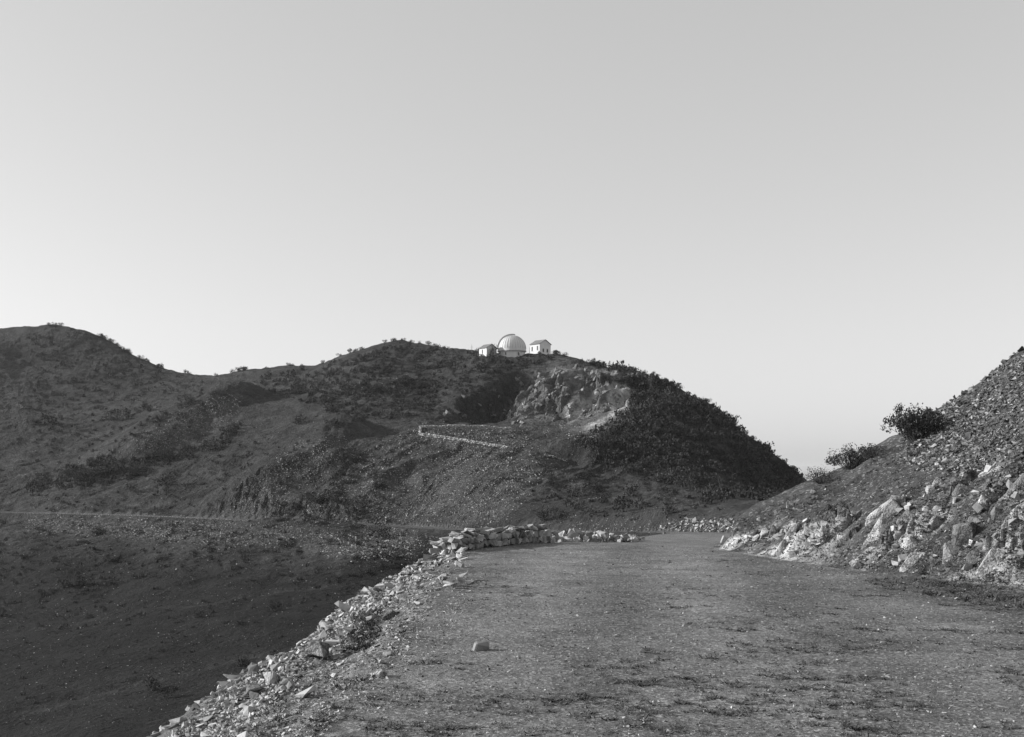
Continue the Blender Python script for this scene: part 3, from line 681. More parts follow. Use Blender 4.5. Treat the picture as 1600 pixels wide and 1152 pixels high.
named = [
 (77,509.5,9,'leftmost tiny shrub on top of the left hill'),(86,509.5,10,'middle tiny shrub on top of the left hill'),(95,510,9,'third tiny shrub on the rounded top of the left hill'),
 (905,775,30,'large shrub on the shelf below the shaded hill, just under the slope track'),(852,812,34,'spreading shrub at the near left corner of the shelf meadow'),
 (876,812,26,'shrub beside the shelf cutting with a long shadow to its right'),(925,808,28,'round shrub on the edge of the shelf above the road cutting'),
 (885,792,26,'shrub in the middle row of the shelf meadow, left end'),(905,796,22,'shrub close behind the row end on the shelf meadow'),
 (975,800,40,'widest shrub clump on the shelf meadow, its shadow reaching right'),(945,786,26,'small dark shrub on the upper left of the shelf meadow'),
 (1010,792,18,'small shrub alone in the centre of the shelf meadow'),(1045,802,34,'low shrub pair on the right of the shelf meadow'),
 (930,770,30,'shrub touching the footpath on the left of the shelf'),(988,775,36,'broad shrub right below the slanting footpath'),(1037,776,26,'compact dark shrub at the lower end of the footpath'),
 (555,812,42,'largest dark bush above the far road, at the foot of the talus'),(262,758,34,'dark bush pair on the open left slope'),(206,768,24,'small bush alone on the left slope near the road'),
 (186,655,30,'wide low bush on the left hill beside the spoil heap'),(78,664,36,'low dark bush near the left end of the hill'),(232,642,24,'small bush above the spoil heap on the left hill'),
 (293,630,26,'bush on the upper edge of the left spoil heap'),(517,668,26,'bush between the grass shelf and the upper talus'),(470,662,24,'bush on the pale grass tongue at mid slope'),
 (520,645,30,'bush at the right end of the pale grass tongue'),(1112,788,40,'dark bush where the shaded hill meets the shelf'),(1210,714,1,None),
 (235,1080,32,'dark bush low in the ravine, left of its neighbour'),(262,1090,26,'smaller bush beside the darkest ravine bush'),(430,955,26,'bush on the ravine floor beside pale boulders'),
 (310,965,22,'small bush midway down the ravine'),(100,918,26,'bush at the left side of the ravine'),(125,915,24,'bush close right of the leftmost ravine bush'),
 (590,840,40,'dark bush on the stony bank below the far road'),(375,1040,30,'low bush along the lower ravine track')]
for a in named:
    if a[3]: shrub_at(a[0], a[1], a[2], a[3])
X, Y, Z = P(771, 554, 296)                               # the small tree in front of the left hut's gable
o = link('small_tree', FAR_SHRUB[3], label='small dark tree in front of the gable wall of the left hut', category='tree'); o.location = (X, Y, Z-.3); o.scale = (2.4, 2.0, 5.4)
def skyline_near(px):
    c = min(max(np.searchsorted(pxs, px), 0), len(pxs)-1); return GP[ys < 50, c].min()
def skyline_y(px):
    c = min(max(np.searchsorted(pxs, px), 0), len(pxs)-1); m = ys > 100; return GP[m, c].min()
zones = [  # polygon, how many, width range px, label, group
 ('sky', (150, 252), 26, (7, 13), 'small dark shrub on the skyline of the left hill', 'shrubs along the left skyline'),
 ('sky', (260, 500), 14, (5, 11), 'little shrub on the low saddle against the sky', 'shrubs along the saddle'),
 ('sky', (500, 750), 18, (6, 12), 'small shrub on the skyline left of the huts', 'shrubs along the summit skyline'),
 ('sky', (865, 1240), 50, (7, 14), 'dark shrub on the skyline of the shaded right flank', 'shrubs along the right skyline'),
 ([(900,570),(1000,580),(1130,650),(1250,750),(1150,790),(1000,750),(930,700),(1000,640)], 75, (16, 27), 'dark shrub on the steep shaded right flank of the hill', 'shrubs on the shaded flank'),
 ([(540,565),(630,545),(740,560),(700,600),(640,640),(560,660),(400,610),(440,585)], 38, (12, 22), 'shrub on the upper slope below the summit knob', 'shrubs below the summit'),
 ([(165,715),(210,722),(330,692),(380,662),(345,698),(200,745),(60,765)], 26, (14, 26), 'dark shrub in the belt under the left spoil heap', 'shrubs under the spoil heap'),
 ([(430,770),(560,700),(640,760),(560,800),(420,812)], 18, (12, 22), 'shrub among the lower talus stones', 'shrubs in the talus'),
 ([(60,820),(640,850),(500,900),(60,960)], 16, (10, 20), 'low shrub on the stony slope under the far road', 'shrubs in the ravine'),
]
for item in zones:
    if item[0] == 'sky':
        _, (xa, xb), n, wr, lb, gp = item
        for i in range(n):
            px = random.uniform(xa, xb); shrub_at(px, skyline_y(px)+1.2, random.uniform(*wr), lb, gp, 1.0)
    else:
        poly, n, wr, lb, gp = item
        for px, py in sample_poly(poly, n): shrub_at(px, py, random.uniform(*wr), lb, gp)
# the mass of smaller scrub, beyond counting
mass = []
sz = []
for poly, n, wr in [([(880,560),(1000,575),(1130,648),(1262,752),(1240,790),(1100,775),(930,725),(900,690),(985,640),(990,590)], 1250, (6, 20)),
                    ([(500,575),(630,538),(750,556),(880,556),(830,575),(700,610),(660,650),(560,660),(380,600),(440,582)], 650, (5, 13)),
                    ([(45,520),(180,560),(330,600),(300,680),(45,700)], 320, (4, 12)),
                    ([(165,712),(200,722),(330,690),(385,655),(350,700),(200,752),(45,772),(45,752)], 230, (6, 15)),
                    ([(545,700),(575,720),(520,790),(490,790),(520,745)], 60, (6, 13)),
                    ([(45,690),(500,690),(430,800),(45,800)], 240, (4, 10)),
                    ([(430,790),(520,760),(600,790),(560,815),(420,815)], 110, (5, 12)),
                    ([(820,770),(940,730),(1130,770),(1130,810),(830,815)], 150, (5, 13)),
                    ([(45,815),(660,835),(620,880),(310,1112),(-40,1152),(-40,815)], 900, (2, 11)),
                    ([(640,600),(780,590),(700,665),(655,665)], 60, (5, 11))]:
    for q in sample_poly(poly, n):
        h = hit(*q)
        if h and h[1] > 55: mass.append((h[0], h[1], h[2]-.15)); sz.append(random.uniform(*wr)/F*h[1])
Rz = RNG.uniform(0, 2*np.pi, len(mass))
scatter_mesh('scrub', LOW, np.array(mass), np.array(sz), .08, [M['leaf_far']], 'dense low scrub covering the hill slopes', 'scrub')

# near bushes on the spur's skyline: branches and leaves as parts
def near_bush(px, py, wpx, hpx, seed, n, label):
    h = hit(px, py) ; Y = h[1]; w = wpx/F*Y; hh = hpx/F*Y
    t = empty('bush', (h[0], h[1], h[2]-.05), label=label, category='bush')
    q, f, cs = leaf_cloud(seed, n, .024, 46, .95, .72, (.09, .20)); r = np.random.default_rng(seed)
    # twiggy sprays standing out of the crown
    tw = []; tf = []
    sc = np.array([w, w*.8, hh/.75])
    me = mesh_np('foliage', q*sc, f, [M['leaf']]); link('foliage', me, t)
    ends = np.concatenate([cs, cs[r.integers(0, len(cs), 16)]+r.normal(size=(16, 3))*np.array([.06, .06, .04])+np.array([0, 0, .05])])
    a, b = stems(ends, .012, seed); link('branches', mesh_np('branches', a*sc, b, [M['stem']]), t); return t
near_bush(1282, 755, 40, 36, 1, 1000, 'thin low bush at the left foot of the skyline bushes')
near_bush(1330, 731, 62, 48, 2, 2500, 'loose bush in the middle of the right bank skyline')
near_bush(1366, 714, 40, 26, 5, 1300, 'small bush tucked between the two large skyline bushes')
near_bush(1432, 690, 72, 76, 3, 4300, 'largest dark bush leaning on the rubble crest of the right bank')

# ------------------------------------------------------------------ outcrops on the quarried cliff
QR = []
for k_ in range(8):
    for t_ in ('crag', 'crag_grey'):
        v_, f_ = hull_rock(700+k_, (1, 1, 1), 12, .8); QR.append(mesh_np('rock_outcrop', v_, f_, [M[t_]]))
CLIFF_MARKS = [(835,600,'at the left edge of the quarry face'),(850,630,'in the left streak of the quarry face'),(880,590,'high on the quarry face'),(895,650,'low on the quarry face'),(910,615,'in the middle of the quarry face'),(935,595,'in the upper middle of the quarry face'),
 (945,640,'in the lower right of the quarry face'),(960,575,'at the top right of the quarry'),(985,605,'at the right edge of the quarry face'),(800,640,'in the dark hollow of the quarry'),(760,610,'on the rim of the dark hollow'),(1010,640,'beside the shaded flank')]
QS = [(826,606,11,34,.6,0),(838,596,14,22,.9,0),(850,632,12,42,.5,0),(858,612,10,26,.9,0),(893,640,16,46,.35,0),(902,620,14,30,.6,0),(912,648,12,24,.2,0),(938,605,9,34,-.1,0),(946,594,8,20,.3,0),(984,602,14,36,.4,0),(992,590,10,18,.8,0),
      (872,585,20,18,1.0,1),(925,630,20,30,.7,1),(955,618,18,28,.4,1),(880,618,22,30,.8,1),(965,585,18,18,.5,1),(900,592,22,18,1.1,1),(925,585,18,16,.9,1)]
QS = [q_ for q_ in QS if q_[5]]
for ch_ in ([(846,592),(838,600),(828,614)],[(872,602),(858,618),(850,634),(856,642)],[(912,604),(900,622),(890,640),(888,658)],[(916,628),(908,642),(910,656)],[(938,588),(942,602),(944,616)],[(990,584),(982,596),(978,612)],[(934,634),(946,630),(952,640)],[(886,590),(874,600)],[(962,606),(958,622)]):
    for i in range(len(ch_)-1):
        (x0, y0), (x1, y1) = ch_[i], ch_[i+1]; L_ = math.dist(ch_[i], ch_[i+1]); ln = math.atan2(x0-x1, y1-y0)
        for k_ in range(max(2, int(L_/5))):
            t_ = random.random(); QS.append((x0+(x1-x0)*t_+random.gauss(0, 2.2), y0+(y1-y0)*t_+random.gauss(0, 2), random.uniform(5, 9), random.uniform(12, 20), ln+random.gauss(0, .22), int(random.random() < .15)))
for px, py in sample_poly([(826,600),(880,572),(1000,580),(990,620),(940,655),(880,660),(830,640)], 60): QS.append((px, py, random.uniform(6, 13), random.uniform(10, 22), random.uniform(.2, .9), 1))
for px, py in sample_poly([(838,580),(850,590),(838,630),(815,668),(796,668),(815,635),(832,605)], 34): QS.append((px, py, random.uniform(6, 12), random.uniform(10, 20), random.uniform(.3, .9), int(random.random() < .75)))
for px, py in sample_poly([(700,625),(800,583),(830,600),(790,650),(690,655)], 18): QS.append((px, py, random.uniform(8, 22), random.uniform(8, 20), random.uniform(.2, 1.0), 1))
for i_, (px, py, w_, h_, ln, g_) in enumerate(QS):
    q = hit(px, py)
    if not q or q[1] < 150: continue
    o = link('rock_outcrop', QR[2*random.randrange(8)+g_], label='x', category='outcrop', group='jointed rocks of the quarry cliff')
    w_ = min(w_, 15); h_ = min(h_, 24); k_ = q[1]/F*.9; dp = min(w_, h_)*k_*.8; o.scale = (w_*k_*.8, dp, h_*k_*1.1); o.location = (q[0], q[1]+dp*.42, q[2]-h_*k_*.12)
    o.rotation_euler = (Matrix.Rotation(ln, 3, 'Y') @ Matrix.Rotation(random.uniform(-.7, .7), 3, 'Z')).to_euler()
    REP.append((o, px, py, ('big ' if h_ > 18 else 'small ')+('grey' if g_ else 'pale')+' rock', CLIFF_MARKS))

# ------------------------------------------------------------------ far rubble (talus), scattered stone by stone but uncountable
fp = []; fsz = []
for poly, n, wr, fe in [(Z_TALUS[0], 2400, (1.5, 3.4), 6), (Z_TALUS[1], 3600, (1.5, 4.0), 7), (Z_TALUS[2], 15000, (1.5, 4.3), 12), (Z_TALUS[3], 9500, (1.5, 4.6), 7),
                    (Z_TALUS[4], 500, (1.5, 3), 5), ([(830,668),(1000,640),(940,700),(880,690)], 900, (1.6, 4), 9), ([(520,850),(640,825),(690,835),(650,870),(520,885)], 700, (2.5, 7), 10),
                    ([(-40,830),(640,860),(560,930),(310,1112),(-40,1152)], 2300, (1.4, 4.4), 20), ([(870,815),(1110,812),(1130,832),(870,830)], 420, (2, 5), 4),
                    ([(1030,822),(1075,812),(1190,812),(1130,835),(1040,835)], 330, (6, 12), 3), ([(-40,700),(500,660),(420,800),(-40,800)], 900, (1.2, 3), 20),
                    ([(900,690),(1130,760),(1150,810),(830,812)], 700, (1.3, 3.5), 15)]:
    for q in sample_poly(poly, n):
        px, py = q[0]+random.gauss(0, fe), q[1]+random.gauss(0, fe*.6); h = hit(px, py)
        if h and h[1] > 42 and not in_poly(np.array([h[0]]), np.array([h[1]]), ROADPOLY)[0]:
            c_ = vnoise(np.array(h[0]/4.5), np.array(h[1]/6.5), 77)
            if c_ < random.uniform(-.1, .55): continue
            s = (wr[0]+(wr[1]-wr[0])*random.random()**2.2)/F*h[1]; fp.append((h[0], h[1], h[2]+s*.05)); fsz.append(s)
scatter_mesh('talus_rubble', CHIPS, np.array(fp), np.array(fsz), .5, [M['far_stone']], 'loose broken stone covering the spoil heaps and slopes', 'rubble')

# ------------------------------------------------------------------ dry stone walls
SLABM = [mesh_np('stone', v, f, [M['rock']]) for v, f in SLABS]+[mesh_np('stone', v, f, [M['rock_mid']]) for v, f in SLABS]
CHM = [mesh_np('stone', v, f, [M['rock']]) for v, f in CHUNKS]+[mesh_np('stone', v, f, [M['rock_mid']]) for v, f in CHUNKS]
DKM = [mesh_np('stone', v, f, [M['rock_dark']]) for v, f in SLABS[:8]+CHUNKS[:6]]+SLABM[14:18]
def stone(parent, name, loc, dims, rot, meshes=SLABM):
    o = link(name, random.choice(meshes), parent); o.location = loc; o.scale = dims; o.rotation_euler = rot; return o
def wall_line(pl, t):
    seg = [math.dist(pl[i], pl[i+1]) for i in range(len(pl)-1)]; L = sum(seg); s = t*L
    for i, g in enumerate(seg):
        if s <= g or i == len(seg)-1:
            u = s/g; a, b = pl[i], pl[i+1]; return (a[0]+(b[0]-a[0])*u, a[1]+(b[1]-a[1])*u, math.atan2(b[1]-a[1], b[0]-a[0]))
        s -= g
def offs(pl, d):
    o = []
    for i, p in enumerate(pl):
        a = pl[max(i-1, 0)]; b = pl[min(i+1, len(pl)-1)]; L = math.dist(a, b); o.append((p[0]-(b[1]-a[1])/L*d, p[1]+(b[0]-a[0])/L*d))
    return o
wl1 = offs([(-1.25, 26.6), (-.55, 27.9), (.5, 29.4), (1.3, 31.2)], .25)
w1 = empty('dry_stone_wall', (-.6, 28, 0), label='waist high dry stone wall of upright slabs at the bend of the road', category='wall')
L1 = 5.3; k = 0
for course, (h0, n_) in enumerate(((.11, 32), (.27, 28), (.41, 28))):
    for i in range(n_):
        t = (i+random.uniform(-.2, .2))/n_; t = min(max(t, 0), 1)
        if course == 2 and t > .9: continue
        x, y, a = wall_line(wl1, t); gz = float(ground(np.array([x]), np.array([y]))[0]); 
        for side in (-1, 1):
            ox, oy = -math.sin(a)*.14*side, math.cos(a)*.14*side
            if course < 2: stone(w1, 'stone', (x+ox+.6, y+oy-28, gz+h0-.02), (random.uniform(.20, .32), random.uniform(.16, .28), random.uniform(.5, .8)), (random.gauss(0, .15), random.gauss(0, .15), a+random.gauss(0, .3)))
            else: stone(w1, 'stone', (x+ox*.6+.6, y+oy*.6-28, gz+h0-.04+random.uniform(0, .07)), (random.uniform(.3, .5), random.uniform(.3, .45), random.uniform(.2, .4)), (random.gauss(0, .15), random.gauss(0, .15), a+random.gauss(0, .5)))
wl2 = offs([(1.3, 31.2), (2.8, 35.5), (4.6, 42), (5.0, 44)], .2)
w2 = empty('stone_kerb', (1.3, 31.2, 0), label='low broken row of pale stones continuing the wall along the road edge', category='kerb')
for i in range(150):
    t = random.random()**1.1; x, y, a = wall_line(wl2, t); hgt = .42*(1-t)+.16; gz = float(ground(np.array([x]), np.array([y]))[0])
    x += random.gauss(0, .14); y += random.gauss(0, .1); lev = random.random()*hgt*.7
    stone(w2, 'stone', (x-1.3, y-31.2, gz+lev*.8+.05), (random.uniform(.16, .36), random.uniform(.14, .3), random.uniform(.2, .42)), (random.gauss(0, .35), random.gauss(0, .35), random.uniform(0, 6.3)), CHM)
def far_wall(pix, hpx, n, label, name='parapet_wall'):
    wp = [P(*q) if len(q) == 3 else hit(*q) for q in pix]; base = wp[0]
    t = empty(name, base, label=label, category='wall'); V = []; pos = []; siz = []
    pl = [(q[0], q[1]) for q in wp]; 
    for i in range(n):
        for lev in range(2):
            x, y, a = wall_line(pl, (i+random.random())/n); z = float(ground(np.array([x]), np.array([y]))[0]); s = hpx/F*y*.62
            pos.append((x-base[0]+random.gauss(0, .1), y-base[1]+random.gauss(0, .1), z-base[2]+s*(.4+.75*lev))); siz.append(s*random.uniform(1, 1.5))
    pos = np.array(pos); siz = np.array(siz)
    o = scatter_mesh('stonework', CHUNKS, pos, siz, .3, [M['rock']], None, None)
    o.parent = t; 
    for kk in ('label', 'category'):
        if kk in o: del o[kk]
far_wall([(662,682,219.2),(656,677,222.5),(657,670,225.6),(700,668,226),(750,669,226),(800,672,226)], 4.2, 180, 'upper pale stone parapet of the switchback below the quarry, turning its hairpin corner')
far_wall([(661,682,218.6),(700,687,215.8),(740,693,212.2),(808,704,207.2)], 5.0, 190, 'lower pale stone parapet slanting down below the switchback corner')
far_wall([(40,803),(120,804),(200,806),(260,808),(330,811),(390,813)], 1.4, 220, 'thin line of pale edge stones along the far road at left', 'stone_edging')
far_wall([(850,712),(870,716),(885,722)], 2.2, 30, 'short row of pale stones on the spoil terrace')

def crag(seed, dims, cuts=2):
    """a faceted outcrop: hull, subdivided and roughened"""
    v, f = hull_rock(seed, (1, 1, 1), 13, .8); bm = bmesh.new(); vs = [bm.verts.new(p) for p in v]
    for t in f: bm.faces.new([vs[i] for i in t])
    bmesh.ops.dissolve_limit(bm, angle_limit=.12, verts=bm.verts, edges=bm.edges)
    bmesh.ops.bevel(bm, geom=list(bm.edges), offset=.035, segments=1, affect='EDGES')
    bmesh.ops.triangulate(bm, faces=bm.faces); bmesh.ops.subdivide_edges(bm, edges=bm.edges, cuts=cuts, use_grid_fill=True)
    P_ = np.array([p.co[:] for p in bm.verts])
    n = fbm(P_[:, 0]+P_[:, 2]*.7+seed, P_[:, 1]+P_[:, 2]*.5, .35, 3, seed, .5, True)
    c = np.linalg.norm(P_, axis=1)[:, None]; P2 = P_*(1+.04*n[:, None])
    for p, q in zip(bm.verts, P2): p.co = q
    return bm
CRAGS = []
for s in range(10):
    me = bm_mesh('boulder', crag(500+s, None), [M['crag']]); CRAGS.append(me)
CRAGS_MID = []
for me in CRAGS[:5]:
    c = me.copy(); c.materials.clear(); c.materials.append(M['crag_grey']); CRAGS_MID.append(c)
# ------------------------------------------------------------------ near rocks: embankment on the left
def visible_rocks(poly, n, wr, lab, group, flat, protos, cat='rock', sink=.2, tilt=None, big=False):
    for px, py in sample_poly(poly, n):
        h = hit(px, py)
        if not h or h[1] > 40: continue
        s = random.uniform(*wr)/F*h[1]
        pick = random.choice(protos); o = link('rock', pick, label=lab, category=cat, group=group)
        REP.append((o, px, py, ('big ' if s*F/h[1] > wr[0]+.6*(wr[1]-wr[0]) else 'small ')+('pale ' if pick.materials[0] == M['rock'] else 'grey ')+('slab' if pick in SLABM else 'block'), ROCK_MARKS))
        o.location = (h[0], h[1], h[2]+s*.10); o.scale = (s, s*random.uniform(.7, 1.1), s*random.uniform(.7, 1.3))
        o.rotation_euler = (random.gauss(0, flat), random.gauss(0, flat)-(.35 if tilt else 0), random.uniform(0, 6.28))
EMB = [(262,1155),(305,1112),(400,1045),(500,965),(590,905),(650,868),(700,862),(715,890),(690,915),(660,985),(620,1050),(540,1112),(500,1155)]
EMB_EDGE = [(262,1155),(305,1116),(400,1045),(500,965),(590,905),(650,868),(690,850),(700,870),(640,925),(560,985),(480,1050),(420,1115),(380,1155)]
visible_rocks(EMB_EDGE, 66, (12, 29), 'angular pale rock in the jumble along the drop edge of the embankment', 'rocks along the drop edge', .45, SLABM+CHM)
visible_rocks(EMB, 48, (11, 22), 'angular pale stone on the upper embankment slope beside the road', 'stones on the upper embankment', .35, SLABM)
hand = [(500,1030,44,'large dark upright boulder with a shaded side in the embankment'),(592,1056,26,'pale squarish block on the lower embankment'),
 (545,990,30,'pale pointed slab halfway down the embankment'),(480,1088,44,'long pale slab low on the embankment near its foot'),(578,930,32,'white flat slab on the embankment crest'),
 (540,955,40,'thin slab lying along the crest of the drop edge'),(395,1085,30,'round grey boulder near the lower drop edge'),(625,930,24,'pale stone standing in the upper embankment'),
 (610,965,26,'cluster topping pale block above the dark bush'),(425,1068,34,'pale faceted boulder at the bottom of the drop edge')]
for px, py, w, lb in hand:
    h = hit(px, py); s = .92*w/F*h[1]; o = link('rock', random.choice((CRAGS_MID if 'grey' in lb or 'dark' in lb else CRAGS) if 'boulder' in lb or 'block' in lb else SLABM[:14]), label=lb, category='rock')
    o.location = (h[0], h[1], h[2]+s*.15); o.scale = (s, s, s); o.rotation_euler = (random.gauss(0, .3), -.4+random.gauss(0, .2), random.uniform(0, 6.28))
ep = []; es = []
for poly, n, wr in ((EMB, 5200, (3, 10)), (EMB_EDGE, 3400, (5, 17)), ([(540,1112),(620,1050),(680,960),(720,895),(760,895),(700,1000),(600,1118)], 900, (2, 6))):
    for q in sample_poly(poly, n):
        h = hit(*q)
        if h and h[1] < 42: ep.append(h); es.append(random.uniform(*wr)*random.choice((.7, 1, 1))/F*h[1])
# rubble on the hidden outer face of the embankment too
for i in range(1600):
    y = random.uniform(9, 28); x = -3.3-random.uniform(0, 2.0); ep.append((x, y, float(ground(np.array([x]), np.array([y]))[0]))); es.append(random.uniform(.05, .22))
scatter_mesh('embankment_rubble', SLABS+CHIPS, np.array(ep), np.array(es), .45, [M['rock'], M['rock_mid'], M['rock_dark']], 'broken stone chips covering the embankment slope', 'rubble', mi=RNG.choice(3, len(ep), p=[.5, .35, .15]))
# heap where the wall begins and the small heap on the road edge
for poly, n, lb, gp in (([(680,838),(745,832),(735,862),(728,888),(668,885)], 46, 'stone in the tumbled heap at the near end of the wall', 'stones of the tumbled heap'),
                       ([(686,908),(722,906),(748,922),(700,930)], 10, 'stone in the small flat heap at the road edge', 'stones of the small heap')):
    for px, py in sample_poly(poly, n):
        h = hit(px, max(py, 842)); 
        if not h or h[1] > 34: h = ((px-CX)/F*28, 28, 0)
        s = random.uniform(12, 26)/F*h[1]; up = random.random()*(.38 if n > 50 and px > 690 and py < 862 else .10)
        pick = random.choice(SLABM); o = link('rock', pick, label=lb, category='rock', group=gp); REP.append((o, px, py, ('big ' if s*F/h[1] > 19 else 'small ')+('pale' if pick.materials[0] == M['rock'] else 'grey')+' slab', ROCK_MARKS)); o.location = (h[0], h[1], h[2]+up+.03); o.scale = (s, s, s)
        o.rotation_euler = (random.gauss(0, .3), random.gauss(0, .3), random.uniform(0, 6.28))

# ------------------------------------------------------------------ right bank: outcrops, boulders, rubble
#  px, py, width px, height px, lean (radians, clockwise in the picture), tone, label
BO = [(1385,812,62,70,.75,'p','big pale slab leaning back at the top of the main outcrop'),(1402,790,40,34,.5,'m','grey faceted block capping the main outcrop'),
 (1375,835,34,66,.6,'p','bright tall face at the left end of the main outcrop'),(1418,818,44,36,.6,'m','grey slab wedged right of the outcrop top'),
 (1440,835,38,80,.8,'p','long pale rib running down the middle of the main outcrop'),(1408,862,40,70,.75,'p','pale sloping rib in the lower main outcrop'),
 (1428,880,34,56,.6,'p','pale slab at the foot of the main outcrop'),(1390,858,24,24,.3,'m','dark grey cube of rock in the lower outcrop'),
 (1460,812,30,54,.7,'p','slender pale slab right of the main outcrop'),(1352,868,24,52,.9,'p','narrow pale slab reaching the road at the outcrop edge'),
 (1345,888,44,14,.5,'p','flat pale slab lying at the road edge'),
 (1505,848,62,74,.35,'m','large smooth grey boulder near the right edge of the bank'),(1490,872,40,48,.2,'p','pale split block under the large grey boulder'),
 (1528,868,30,50,.9,'m','leaning slab between two big boulders'),(1545,860,36,44,.4,'m','rounded grey boulder beside the leaning slab'),
 (1512,772,52,30,.35,'m','wide grey boulder high in the stony slope'),(1555,878,44,78,.6,'p','pale outcrop cut by the right edge of the view'),
 (1560,805,30,24,.3,'m','grey boulder above the right edge outcrop'),(1523,820,34,26,.2,'m','dark boulder above the large grey boulder'),
 (1595,850,80,120,.5,'p','pale outcrop right of the view edge'),(1610,770,70,60,.5,'m','grey boulder right of the view edge'),
 (1232,840,26,60,.55,'p','bright tall slab of the left outcrop'),(1222,862,30,34,.7,'p','bright foot of the left outcrop at the road'),(1248,850,26,40,.3,'p','jagged pale block in the left outcrop'),
 (1262,838,22,34,.2,'p','pointed pale block right of the left outcrop'),(1205,838,16,46,.3,'m','upright rib left of the bright slab'),
 (1190,842,16,40,.3,'p','pale upright rib in the row of ribs'),(1176,846,14,34,.3,'p','thin pale rib low on the left outcrop'),(1162,850,14,28,.3,'p','small pale rib near the end of the bank'),
 (1148,852,14,24,.3,'p','small rib beside the last rock of the bank'),(1130,848,16,26,.3,'p','pale rock at the far corner of the bank'),(1243,868,28,14,.2,'m','flat dark stone at the road under the left outcrop'),
 (1285,838,20,30,.5,'p','small pale slab between the two outcrops'),(1312,842,16,14,.1,'p','small bright pyramid stone alone on the soil slope'),
 (1228,795,14,30,.5,'p','narrow pale stone high above the left outcrop'),(1185,815,20,12,.2,'p','flat stone on the upper left of the bank'),
 (1318,745,34,12,-.3,'m','flat slab on the slope under the skyline bushes'),(1437,726,20,12,-.4,'p','bright flat stone high on the slope'),(1500,745,26,16,-.5,'p','pale stone in the upper rubble on the right'),
 (1536,742,30,16,-.4,'p','pale slab high at the right of the rubble'),(1465,756,18,26,.4,'p','upright pale stone above the main outcrop'),(1452,770,20,30,.4,'p','pale wedge above the long rib'),
 (1540,790,34,22,.6,'p','pale tilted slab above the boulders'),(1270,770,14,10,.2,'m','small round boulder under the left skyline')]
tilt_bank = Vector((-.93, -.37, 0))
for i, (px, py, w, h_, ln, tn, lb) in enumerate(BO):
    h = hit(px, py)
    if h is None or h[1] > 45: continue
    sx = w/F*h[1]*1.0; sz = h_/F*h[1]*1.05; d = min(sx, sz)*.9+.1
    me = (CRAGS if tn == 'p' else CRAGS_MID)[i % (10 if tn == 'p' else 5)]
    o = link('boulder', me, label=lb, category='boulder'); o.location = (h[0]+.2*d, h[1]+.32*d, h[2]-.05*sz)
    o.scale = (sx, d, sz)
    o.rotation_mode = 'XYZ'; o.rotation_euler = (Matrix.Rotation(ln, 3, 'Y') @ Matrix.Rotation(random.uniform(-.4, .4)-.35, 3, 'Z')).to_euler()
BANKP = [(1115,855),(1130,820),(1260,768),(1400,700),(1565,580),(1620,560),(1620,930),(1560,915),(1340,890),(1220,872)]
LOWER = [(1115,856),(1135,835),(1260,815),(1330,850),(1400,770),(1480,740),(1600,720),(1600,915),(1345,890),(1220,872)]
visible_rocks([(1150,852),(1180,826),(1290,812),(1300,850),(1222,870)], 22, (9, 18), 'pale jagged stone in the left outcrop of the bank', 'jagged stones of the left outcrop', .7, CHM[:14]+SLABM[:14])
visible_rocks([(1350,870),(1380,800),(1440,770),(1520,760),(1500,880),(1420,893)], 30, (9, 20), 'pale jagged stone in the main outcrop of the bank', 'jagged stones of the main outcrop', .7, CHM[:14]+SLABM[:14])
visible_rocks([(1480,740),(1565,700),(1600,700),(1600,910),(1500,890)], 26, (10, 22), 'stone among the boulders at the right of the bank', 'stones by the right boulders', .6, CHM)
TOP = [(1470,640),(1565,572),(1640,530),(1640,700),(1530,740),(1440,735),(1400,720)]
visible_rocks(TOP, 48, (10, 16), 'angular dark stone in the rubble cone at the top right', 'stones of the rubble cone', .45, DKM)
for i in range(34):                                     # stones breaking the crest line
    px = random.uniform(1440, 1640); h = hit(px, skyline_near(px)+random.uniform(.5, 4))
    if not h or h[1] > 45: continue
    s = random.uniform(7, 15)/F*h[1]; pick = random.choice(DKM); o = link('rock', pick, label='x', category='rock', group='stones of the rubble cone'); o.location = (h[0], h[1], h[2]+s*.12); o.scale = (s, s, s*1.2); o.rotation_euler = (random.gauss(0, .5), random.gauss(0, .5), random.uniform(0, 6.28))
    REP.append((o, px, skyline_near(px), 'dark crest stone', ROCK_MARKS))
rp = []; rs = []
for poly, n, wr in ((TOP, 4600, (5, 13)), (BANKP, 3000, (2, 7)), (LOWER, 2000, (2, 8)), ([(1115,866),(1225,872),(1345,892),(1565,915),(1565,945),(1340,905),(1220,885)], 700, (1.5, 5))):
    for q in sample_poly(poly, n):
        h = hit(*q)
        if h and h[1] < 42: rp.append(h); rs.append(random.uniform(*wr)*random.choice((.7, 1, 1))/F*h[1])
scatter_mesh('bank_rubble', SLABS+CHIPS, np.array(rp), np.array(rs), .45, [M['rock'], M['rock_mid'], M['rock_dark']], 'loose stones strewn over the right bank and its rubble cone', 'rubble', mi=RNG.choice(3, len(rp), p=[.04, .26, .70]))

